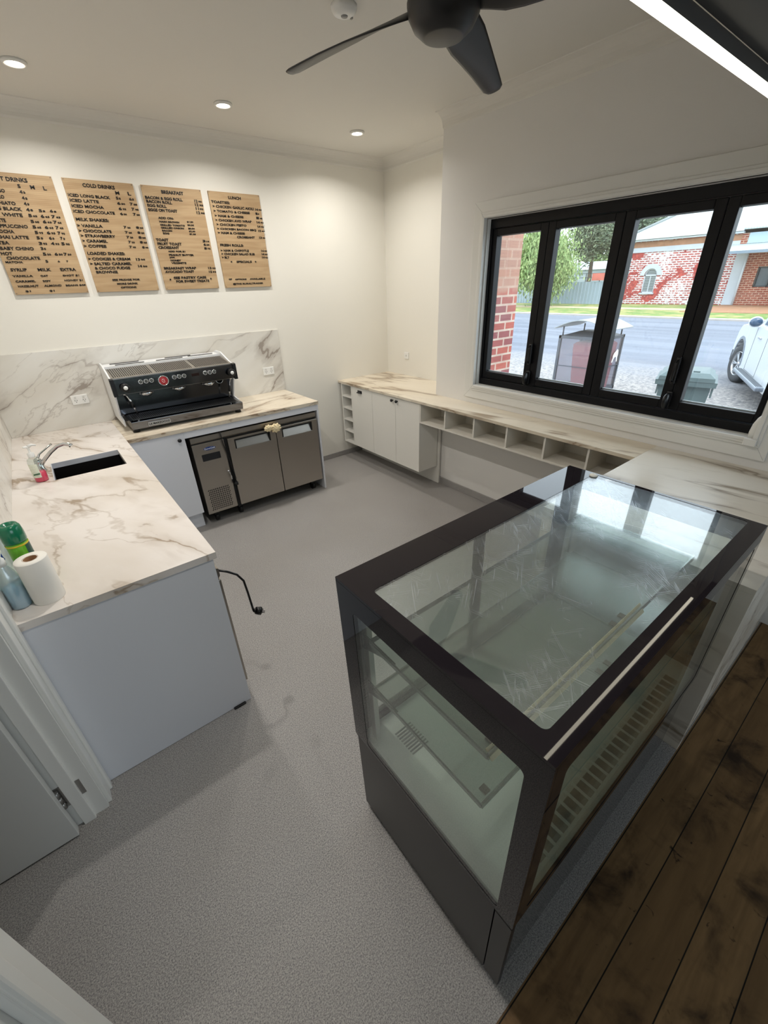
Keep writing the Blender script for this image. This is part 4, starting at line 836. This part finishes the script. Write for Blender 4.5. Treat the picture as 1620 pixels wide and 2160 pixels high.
m, N, L, P = base_mat('verge_grass'); g = N.new('ShaderNodeNewGeometry'); pos = g.outputs['Position']
L.new(mixc(N, L, rng(N, L, noise(N, L, pos, .9, 6, .3, .7), .4, .62), rgb(86, 118, 50), rgb(150, 140, 90)), P.inputs['Base Color']); P.inputs['Roughness'].default_value = 1
struct(MB().box(24.35, 75, -60, 90, G - .1, G + .05).build('ground_grass', m))
struct(MB().box(29.6, 31.2, 6.5, 90, G - .1, G + .07).build('ground_path', mat('path_dirt', rgb(176, 160, 132), .9, var=.1, vscale=2)))
struct(MB().box(28.5, 36, -10, 6.9, G - .1, G + .075).build('ground_dirt', mat('red_dirt', rgb(150, 112, 84), .95, var=.15, vscale=2)))
# fence
t = thing('metal_fence', 'long pale blue-grey sheet metal fence across the road', 'fence', (35, 24, G))
b = MB(); y = 14.45
pts = []
while y < 60: pts += [(35.0, y), (35.0, y + .18), (34.96, y + .20), (34.96, y + .28)]; y += .30
b.prism(pts + [(35.04, y), (35.04, 14.45)], G, 1.42, 'z'); M_f = mat('fence_sheet', rgb(150, 164, 176), .6, var=.05, vscale=.6); b.build('sheet', M_f, t)
b = MB(); y = 14.45
while y < 20: b.box(34.97, 35.03, y, y + .05, 1.42, 2.05); y += 1.2
b.box(34.98, 35.02, 14.45, 20, 1.70, 1.74).box(34.98, 35.02, 14.45, 20, 2.0, 2.04); b.build('top_rail', mat('rail_dark', rgb(70, 80, 84), .6), t)
tag(MB().box(52, 58, 17, 36, G, 2.5).prism([(51.8, 2.5), (55, 3.4), (58.2, 2.5)], 16.8, 36.2, 'y').build('distant_shed', mat('shed_sheet', rgb(150, 160, 166), .6)), 'low pale metal shed roof beyond the fence', 'shed')
tag(MB().box(34.90, 34.965, 15.0, 16.3, 1.50, 2.02).build('banner', mat('pink_banner', rgb(206, 116, 104), .7, var=.2, vscale=2)), 'faded pink and white banner above the fence', 'banner')
# painted brick building
t = thing('brick_building', 'old brick building with peeling white paint, arched window and pale iron roof', 'building', (36.5, 3, G))
M_pb = brickmat('painted_brick', rgb(176, 76, 66), rgb(138, 56, 56), rgb(205, 203, 204), 1.7, 'yz', paint=rgb(205, 205, 208), pthr=(.37, .45), ms=.022)
M_rb = brickmat('red_brick', rgb(156, 82, 60), rgb(132, 66, 50), rgb(186, 160, 140), 1.5, 'yz', ms=.014)
wy_a, wy_b = 12.08, 12.98
yc, rr_ = 12.20, .46; wz_b, wz_s = .55, 1.75
b = MB(); X_ = 36.0
b.box(X_, 46, yc + rr_, 14.28, G, 4.02).box(X_, 46, 7.0, yc - rr_, G, 4.02).box(X_, X_ + .3, yc - rr_, yc + rr_, G, wz_b)
arch = [(yc + rr_ * math.cos(PI * k / 14), wz_s + rr_ * math.sin(PI * k / 14)) for k in range(15)]
b.prism(arch + [(yc - rr_, 4.02), (yc + rr_, 4.02)], X_, X_ + .3, 'x'); b.box(X_ + .3, 46, yc - rr_, yc + rr_, G, 4.02)
b.build('wall', M_pb, t)
M_wp = mat('aged_white_paint', rgb(178, 184, 192), .7, var=.08, vscale=1)
b = MB(); b.box(X_ - .06, X_, 7.0, 14.30, 3.30, 3.62)
o1 = [(yc + (rr_ + .32) * math.cos(PI * k / 14), wz_s + (rr_ + .32) * math.sin(PI * k / 14)) for k in range(15)]
for k in range(14): b.prism([arch[k], o1[k], o1[k + 1], arch[k + 1]], X_ - .04, X_, 'x')
b.build('plaster_band', M_wp, t)
M_ob = mat('orange_band', rgb(160, 118, 92), .9, var=.25, vscale=3)
MB().box(X_ - .04, X_, 7.0, 14.3, 3.62, 3.98).build('cornice_bricks', M_ob, t)
w_ = MB().prism([(y, z) for y, z in arch] + [(yc - rr_, wz_b), (yc + rr_, wz_b)], X_ + .12, X_ + .16, 'x').build('window', mat('dusty_pane', rgb(70, 80, 84), .2), t)
b = MB(); b.box(X_ + .06, X_ + .12, yc - rr_, yc - rr_ + .07, wz_b, wz_s).box(X_ + .06, X_ + .12, yc + rr_ - .07, yc + rr_, wz_b, wz_s).box(X_ + .06, X_ + .12, yc - rr_, yc + rr_, wz_b, wz_b + .08).box(X_ + .06, X_ + .12, yc - rr_, yc + rr_, wz_s - .05, wz_s + .05).box(X_ + .07, X_ + .12, yc - .03, yc + .03, wz_b, wz_s)
for k in range(14):
    i0 = (yc + (rr_ - .07) * math.cos(PI * k / 14), wz_s + (rr_ - .07) * math.sin(PI * k / 14)); i1 = (yc + (rr_ - .07) * math.cos(PI * (k + 1) / 14), wz_s + (rr_ - .07) * math.sin(PI * (k + 1) / 14))
    b.prism([arch[k], arch[k + 1], i1, i0], X_ + .06, X_ + .12, 'x')
b.build('window_frame', M_wp, w_)
b = MB()
for k in range(14): b.box(X_ + .10, X_ + .13, yc - rr_ + .08, yc + rr_ - .08, wz_b + .12 + k * .11, wz_b + .17 + k * .11)
b.build('blind', mat('blind_slats', rgb(150, 158, 160), .6), w_)
MB().box(X_ - .09, X_, yc - rr_ - .08, yc + rr_ + .08, wz_b - .10, wz_b).build('window_sill', M_wp, t)
m, N, L, P = base_mat('corrugated_roof'); g = N.new('ShaderNodeNewGeometry'); sp = N.new('ShaderNodeSeparateXYZ'); L.new(g.outputs['Position'], sp.inputs[0])
f_ = rng(N, L, math_(N, L, 'SINE', math_(N, L, 'MULTIPLY', sp.outputs[1], 42.0)), -1, 1, 0, 1)
L.new(mixc(N, L, f_, rgb(150, 162, 164), rgb(172, 184, 184)), P.inputs['Base Color']); P.inputs['Roughness'].default_value = .6
M_roof = m
def hip(b, x0, x1, y0, y1, z, rise, over=.4, th=.08):
    x0 -= over; y0 -= over; x1 += over; y1 += over; w = (x1 - x0) / 2
    v = [Vector(p) for p in ((x0, y0, z), (x1, y0, z), (x1, y1, z), (x0, y1, z), (x0 + w, y0 + w, z + rise), (x0 + w, y1 - w, z + rise))]
    tb = bmesh.new(); V = [tb.verts.new(p) for p in v] + [tb.verts.new(p - Vector((0, 0, th))) for p in v[:4]]
    for f in ((0, 3, 5, 4), (0, 4, 1), (1, 4, 5, 2), (2, 5, 3), (0, 1, 7, 6), (1, 2, 8, 7), (2, 3, 9, 8), (3, 0, 6, 9), (6, 7, 8, 9)): tb.faces.new([V[i] for i in f])
    b._add(tb); return v
b = MB(); hv = hip(b, 36, 50, -12, 14.28, 4.30, 4.2); rf = b.build('roof', M_roof, t)
b = MB(); b.tube([hv[3] + Vector((0, 0, .03)), hv[5] + Vector((0, 0, .03))], .10, 8); b.build('ridge_cap', mat('ridge_grey', rgb(135, 142, 142), .6), rf)
MB().box(35.52, 35.66, 6.9, 14.7, 4.14, 4.32).box(35.66, 35.98, 6.9, 14.6, 4.02, 4.12).build('gutter', mat('gutter_white', rgb(190, 198, 204), .5), t)
MB().box(35.90, 35.99, 6.35, 6.98, G, 3.0).build('white_pilaster', M_wp, t)
MB().tube([(35.7, 6.28, G), (35.7, 6.28, 3.0)], .06, 10).build('downpipe', mat('downpipe_white', rgb(186, 192, 198), .5), t)
b = MB(); b.box(35.97, 46, 5.55, 7.0, G, 4.02).box(35.97, 46, 4.1, 5.55, 2.05, 4.02).box(35.97, 46, 4.1, 5.55, G, .85).box(35.97, 46, -12, 4.1, G, 4.02).box(36.3, 46, 4.1, 5.55, .85, 2.05); b.build('wing_wall', M_rb, t)
w_ = MB().box(36.15, 36.2, 4.1, 5.55, .85, 2.05).build('window', MATS['dusty_pane'], t)
MB().box(36.02, 36.15, 5.47, 5.55, .85, 2.05).box(36.02, 36.15, 4.78, 4.84, .85, 2.05).box(36.02, 36.15, 4.1, 5.55, .85, .93).box(36.02, 36.15, 4.1, 5.55, 1.97, 2.05).build('window_frame', mat('dark_frame', rgb(60, 62, 62), .6), w_)
b = MB(); b.prism([(33.6, 2.88), (36.0, 3.35), (36.0, 3.42), (33.6, 2.95)], -12, 7.4, 'y'); b.build('awning', M_roof, t)
MB().box(33.5, 33.62, -12, 7.45, 2.80, 2.96).build('awning_gutter', mat('gutter_blue', rgb(110, 126, 140), .5), t)
MB().box(35.9, 36, -12, 6.6, 3.42, 4.02).build('upper_sheet', mat('pale_blue_sheet', rgb(158, 178, 190), .6), t)
# trees
def tree(loc, rx, rz, zc, n, c1, c2, label, trunk_h, seed, leaf=.22, droop=.0):
    rnd = random.Random(seed); x, y, z = loc
    t = thing('tree', label, 'tree', loc)
    b = MB(); tb = b.bm; cl = []
    for k in range(46):
        a = rnd.uniform(0, 2 * PI); q = rnd.uniform(-1, 1); r_ = rnd.uniform(.25, .86); h = math.sqrt(1 - q * q)
        cl.append((x + math.cos(a) * h * rx * r_, y + math.sin(a) * h * rx * r_, zc + q * rz * r_))
    for k in range(n):
        c = cl[rnd.randrange(len(cl))]; s = rx * .30
        p = Vector((c[0] + rnd.gauss(0, s * .55), c[1] + rnd.gauss(0, s * .55), c[2] + rnd.gauss(0, s * .55) - droop * abs(rnd.gauss(0, .5))))
        e = Euler((rnd.uniform(0, 6.3), rnd.uniform(0, 6.3), rnd.uniform(0, 6.3))).to_matrix(); l_ = leaf * rnd.uniform(.6, 1.4); w_ = l_ * .4
        if droop: e = Euler((rnd.uniform(-.5, .5), rnd.uniform(-.5, .5), rnd.uniform(0, 6.3))).to_matrix() @ Euler((PI / 2, 0, 0)).to_matrix()
        q = [tb.verts.new(p + e @ Vector(v)) for v in ((-w_ / 2, -l_ / 2, 0), (w_ / 2, -l_ / 2, 0), (w_ / 2, l_ / 2, 0), (-w_ / 2, l_ / 2, 0))]
        tb.faces.new(q)
    m, N, L, P = base_mat('leaves_%s' % label[:6].strip().replace(' ', '_')); g = N.new('ShaderNodeNewGeometry')
    L.new(mixc(N, L, rng(N, L, noise(N, L, g.outputs['Position'], 2.2, 3), .35, .65), c1, c2), P.inputs['Base Color']); P.inputs['Roughness'].default_value = .8
    b.build('foliage', m, t)
    b = MB(); b.tube([(x, y, z), (x + .1, y - .1, z + trunk_h * .5), (x, y, zc)], .2, 10, rs=[.28, .2, .12])
    for k in range(7):
        c = cl[k]; b.tube([(x, y, zc - rz * .45), ((x + c[0]) / 2, (y + c[1]) / 2, (zc + c[2]) / 2 - .2), c], .05, 6, rs=[.10, .06, .02])
    b.build('trunk', mat('bark', rgb(92, 80, 70), .9), t)
tree((30.8, 18.6, G), 3.1, 2.6, 3.1, 26000, rgb(112, 138, 84), rgb(158, 176, 118), 'broad bright green tree with drooping foliage in front of the metal fence', 2.2, 5, .17, .8)
tree((42.5, 20.8, G), 2.7, 2.5, 5.5, 13000, rgb(70, 86, 66), rgb(120, 132, 104), 'taller open grey-green gum tree behind the fence near the building', 4, 8, .20)
tree((48, 18.3, G), 2.6, 2.2, 5.6, 10000, rgb(66, 84, 68), rgb(108, 124, 100), 'grey-green tree rising behind the pale roof', 4, 12, .22)
for k, (x_, y_, r_) in enumerate(((64, 42.0, 3.2), (64, 31, 3.8))):
    tree((x_, y_, G), r_, r_ * .55, 2.9, 3000, rgb(76, 104, 60), rgb(120, 136, 76), ('low distant bush left of the shed roof', 'round distant bush behind the shed roof')[k], 2, 20 + k, .4)
# wheelie bin
yaw = math.atan2(.31, .95)
t = thing('wheelie_bin', 'dark grey-green wheelie bin standing outside below the window', 'wheelie bin', (0, 0, 0))
M_bin = mat('bin_plastic', rgb(84, 100, 102), .5, var=.1, vscale=12)
def sq(x0, x1, y0, y1, z): return [(x0, y0, z), (x1, y0, z), (x1, y1, z), (x0, y1, z)]
b = MB(); b.loft([sq(.06, .50, -.22, .22, .06), sq(.02, .58, -.27, .27, .88), sq(.02, .58, -.27, .27, .93)], smooth=False); b.build('body', M_bin, t)
b = MB(); b.loft([sq(-.03, .62, -.315, .315, .925), sq(-.03, .62, -.32, .32, .985)], smooth=False)
for y_ in (-.30, .27): b.prism([(.02, .93), (.02, .80), (.10, .93)], y_, y_ + .02, 'y')
b.build('rim', M_bin, t)
b = MB(); b.loft([sq(-.035, .60, -.29, .29, .985), sq(-.03, .60, -.285, .285, 1.03), sq(.05, .54, -.22, .22, 1.075)], smooth=False); b.box(.10, .16, -.12, -.05, 1.07, 1.09, .006).box(.10, .16, .05, .12, 1.07, 1.09, .006); b.build('lid', M_bin, t)
MB().tube([(.64, -.24, .99), (.68, -.24, 1.0), (.68, .24, 1.0), (.64, .24, .99)], .016, 10).box(.58, .65, -.26, -.22, .95, 1.02).box(.58, .65, .22, .26, .95, 1.02).build('handle', M_bin, t)
for s_ in (-1, 1): MB().cyl((.52, s_ * .25, .10), (.52, s_ * .30, .10), .10, n=24).build('wheel', M_plas, t)
t.location = (2.82, -2.315, G); t.rotation_euler.z = yaw - .02
# litter bin enclosure
t = thing('bin_enclosure', 'square metal litter bin enclosure with a curved hood on thin posts', 'bin enclosure', (5.64, .41, G))
ex0, ex1, ey0, ey1, ez = 5.20, 6.09, -.04, .87, .80
M_es = mat('enclosure_steel', rgb(82, 86, 92), .5, .3)
b = MB()
for x_ in (ex0, ex1 - .05):
    for y_ in (ey0, ey1 - .05): b.box(x_, x_ + .05, y_, y_ + .05, G, ez)
for z_ in (G + .05, ez - .05): b.box(ex0, ex1, ey0, ey0 + .04, z_, z_ + .05).box(ex0, ex1, ey1 - .04, ey1, z_, z_ + .05).box(ex0, ex0 + .04, ey0, ey1, z_, z_ + .05).box(ex1 - .04, ex1, ey0, ey1, z_, z_ + .05)
b.box(ex0 - .005, ex0 + .01, ey0, ey1, .22, .235).box(ex0, ex1, ey0 - .005, ey0 + .01, .22, .235)
b.build('frame', M_es, t)
M_mesh = glassmat('perforated_mesh', (.72, .72, .76, 1), .1, .6, f0=.10)
b = MB(); b.box(ex0 + .015, ex0 + .02, ey0 + .04, ey1 - .04, G + .1, ez - .05).box(ex0 + .04, ex1 - .04, ey0 + .015, ey0 + .02, G + .1, ez - .05).box(ex1 - .02, ex1 - .015, ey0 + .04, ey1 - .04, G + .1, ez - .05).box(ex0 + .04, ex1 - .04, ey1 - .02, ey1 - .015, G + .1, ez - .05); b.build('mesh_panel', M_mesh, t)
b = MB()
for x_, y_ in ((ex0 + .03, ey0 + .06), (ex0 + .03, ey1 - .06), (ex1 - .05, ey0 + .06), (ex1 - .05, ey1 - .06)): b.tube([(x_, y_, ez - .02), (x_, y_, .97)], .014, 8)
b.build('post', M_es, t)
b = MB(); n_ = 12; A = []
for z_o in (0, .015):
    A.append([(ey0 - .10 + (ey1 - ey0 + .20) * k / n_, .93 + z_o + .16 * math.sin(PI * k / n_)) for k in range(n_ + 1)])
b.prism(A[1] + A[0][::-1], ex0 - .06, ex1 + .06, 'x'); b.build('hood', mat('hood_grey', rgb(140, 146, 148), .4, .4), t)
b = MB(); b.loft([sq(ex0 + .05, ex1 - .05, ey0 + .05, ey1 - .05, ez), sq(ex0 + .28, ex1 - .28, ey0 + .28, ey1 - .28, .88)], smooth=False); b.build('chute_top', M_es, t)
# little white animal sticker on the side facing the camera
sh = [(0, 0), (.03, .09), (.02, .14), (.06, .20), (.10, .22), (.17, .27), (.22, .24), (.24, .15), (.23, .08), (.25, 0), (.21, 0), (.18, .10), (.12, .11), (.07, .07), (.04, 0)]
MB().prism([(ex0 + .52 + u * .9, .30 + v * .9) for u, v in sh], ey0 - .012, ey0 - .008, 'y').build('sticker', mat('white_sticker', rgb(210, 212, 214), .5), t)
t = thing('rubbish_bin', 'faded red bin inside the mesh enclosure outside', 'bin', (5.55, .28, G))
b = MB(); b.loft([sq(5.32, 5.86, .02, .50, G + .02), sq(5.26, 5.92, -.0, .56, .58), sq(5.26, 5.92, -.0, .56, .64)], smooth=False); b.build('body', mat('faded_red', rgb(196, 50, 66), .6, var=.1, vscale=8), t)
b = MB(); b.loft([sq(5.25, 5.93, -.01, .57, .641), sq(5.30, 5.88, .04, .52, .69)], smooth=False); b.build('lid', MATS['faded_red'], t)
# parked car (built along +x, origin on ground under the front left wheel)
t = thing('parked_car', 'white four wheel drive parked outside with alloy wheels and a side step', 'car', (0, 0, 0))
M_car = mat('car_white', rgb(205, 210, 214), .25, coat=.6); M_tyre = mat('tyre_rubber', rgb(52, 54, 58), .8); M_dkp = mat('car_black_trim', rgb(44, 47, 52), .5)
M_aly = mat('alloy', rgb(190, 194, 198), .25, .7); M_cgl = mat('car_window', rgb(62, 84, 110), .08, spec=.8)
WR = .385
def arc(cx_, r_, a0, a1, n): return [(cx_ + r_ * math.cos(math.radians(a0 + (a1 - a0) * k / n)), WR + r_ * math.sin(math.radians(a0 + (a1 - a0) * k / n))) for k in range(n + 1)]
def lowprof(f):   # f 0..1 inset at the flanks
    P_ = [(.86 - .28 * f, .34), (.93 - .30 * f, .50), (.92 - .30 * f, .80), (.84 - .26 * f, 1.00 - .03 * f), (.60 - .12 * f, 1.13 - .05 * f), (.10, 1.20 - .06 * f), (-.55, 1.24 - .06 * f), (-1.6, 1.26 - .08 * f), (-3.2, 1.26 - .08 * f), (-4.10 + .1 * f, 1.20), (-4.16 + .12 * f, .62), (-4.10 + .12 * f, .42), (-3.80, .34)]
    P_ += arc(-3.20, .46, 180 + 6, 360 - 186 - 180, 10) if False else [(-3.20 - .46, .40)] + [(-3.20 + .46 * math.cos(math.radians(180 - 18 * k)), .42 + .46 * math.sin(math.radians(180 - 18 * k))) for k in range(1, 10)] + [(-3.20 + .46, .40), (-2.70, .30), (-.50, .30)]
    P_ += [(-.46, .40)] + [(.46 * math.cos(math.radians(180 - 18 * k)), .42 + .46 * math.sin(math.radians(180 - 18 * k))) for k in range(1, 10)] + [(.46, .40), (.52, .34)]
    return P_
HWc = .93
rings = []
for y_, f_ in ((-.0, 1.0), (-.04, .45), (-.16, .12), (-.45, 0), (-.93, 0), (-1.41, 0), (-1.70, .12), (-1.82, .45), (-1.86, 1.0)):
    rings.append([(x, y_, z) for x, z in lowprof(f_ * .8)])
b = MB(); b.loft(rings, smooth=False); b.build('body', M_car, t)
b = MB(); cab = [(-.42, 1.20), (-1.15, 1.72), (-1.6, 1.80), (-3.3, 1.76), (-3.75, 1.22)]
b.loft([[(x, y_, z) for x, z in [(-.55, 1.16), (-1.20, 1.66 - d), (-1.65, 1.74 - d), (-3.2, 1.70 - d), (-3.7, 1.18)]] for y_, d in ((-.09, .10), (-.22, 0), (-1.64, 0), (-1.77, .10))], smooth=False); b.build('cabin', M_car, t)
b = MB(); b.prism([(-.85, 1.22), (-1.28, 1.56), (-1.70, 1.60), (-1.72, 1.22)], -.105, -.085, 'y').prism([(-1.80, 1.22), (-1.78, 1.60), (-2.6, 1.58), (-2.62, 1.22)], -.105, -.085, 'y'); b.build('side_window', M_cgl, t)
def wheel(x_, y_, steer, out):
    M = Matrix.Translation((x_, y_, WR)) @ Matrix.Rotation(steer, 4, 'Z') @ Matrix.Rotation(-PI / 2 * out, 4, 'X')
    w = MB().lathe([(.235, -.115), (.34, -.12), (.375, -.10), (.385, -.05), (.385, .05), (.375, .10), (.34, .12), (.285, .125), (.235, .110)], (0, 0, 0), 40, M=M, cap=False).build('wheel', M_tyre, t)
    b = MB(); b.lathe([(.236, .115), (.250, .112), (.236, .105), (.225, .06), (.222, -.11)], (0, 0, 0), 40, M=M, cap=False); b.lathe([(.0001, .10), (.035, .10), (.05, .085), (.055, .05)], (0, 0, 0), 20, M=M, cap=False)
    for k in range(6):
        for s_ in (-.10, .10):
            a = k * PI / 3 + s_; b.box(.045, .232, -.011, .011, .075, .098, .004, M=M @ Matrix.Rotation(a, 4, 'Z'))
    b.build('alloy_rim', M_aly, w)
    MB().lathe([(.225, .02), (.0001, .02)], (0, 0, 0), 32, M=M, cap=False).build('brake_backing', M_dkp, w)
wheel(0, -.14, math.radians(14), 1); wheel(-3.20, -.14, 0, 1); wheel(0, -1.72, math.radians(14), -1); wheel(-3.20, -1.72, 0, -1)
MB().box(-3.3, .52, -1.72, -.20, .42, .95).build('underbody', M_sdark, t)
b = MB(); b.prism([(.62, .33), (.74, .36), (.70, .62), (.60, .60)], -1.80, -.05, 'y'); b.box(.50, .66, -.12, .01, .36, .60, .02); b.build('front_bumper', M_dkp, t)
b = MB(); b.loft([[(.66, -.02, .86), (.80, -.16, .88), (.80, -.30, 1.0), (.60, -.03, 1.02)], [(.70, -.012, .88), (.83, -.17, .90), (.83, -.32, .98), (.64, -.02, 1.0)]], smooth=False); b.build('headlamp', mat('lamp_clear', rgb(150, 160, 170), .1, coat=.8), t)
b = MB()
for k in range(12):
    a0, a1 = math.radians(180 - 15 * k), math.radians(180 - 15 * (k + 1))
    b.prism([(.46 * math.cos(a0), .42 + .46 * math.sin(a0)), (.52 * math.cos(a0), .42 + .52 * math.sin(a0)), (.52 * math.cos(a1), .42 + .52 * math.sin(a1)), (.46 * math.cos(a1), .42 + .46 * math.sin(a1))], -.06, .012, 'y')
b.build('arch_flare', mat('flare_grey', rgb(120, 128, 138), .4), t)
st = MB().box(-2.66, -.64, -.04, .12, .33, .40, .02).build('side_step', mat('step_grey', rgb(130, 138, 148), .4, .3), t)
b = MB()
for k in range(5): b.box(-2.56, -.74, -.01 + k * .024, .0 + k * .024, .40, .404)
b.build('step_tread', M_dkp, st)
b = MB(); b.box(-.905, -.900, -.004, .003, .42, 1.17).box(-1.80, -1.795, -.004, .003, .42, 1.17).box(-1.80, -.90, -.004, .003, .415, .42); b.build('door_line', M_dkp, t)
b = MB(); b.sphere((-.90, .07, 1.28), .10, sc=(.75, 1.15, .95)); mr = b.build('wing_mirror', M_car, t)
MB().sphere((-.93, .075, 1.28), .088, sc=(.6, 1.15, .92)).build('mirror_glass', M_cgl, mr)
MB().box(-1.40, -1.20, -.002, .025, 1.02, 1.05, .008).build('door_handle', M_aly, t)
t.location = (8.55, -1.40, G); t.rotation_euler.z = math.radians(24)
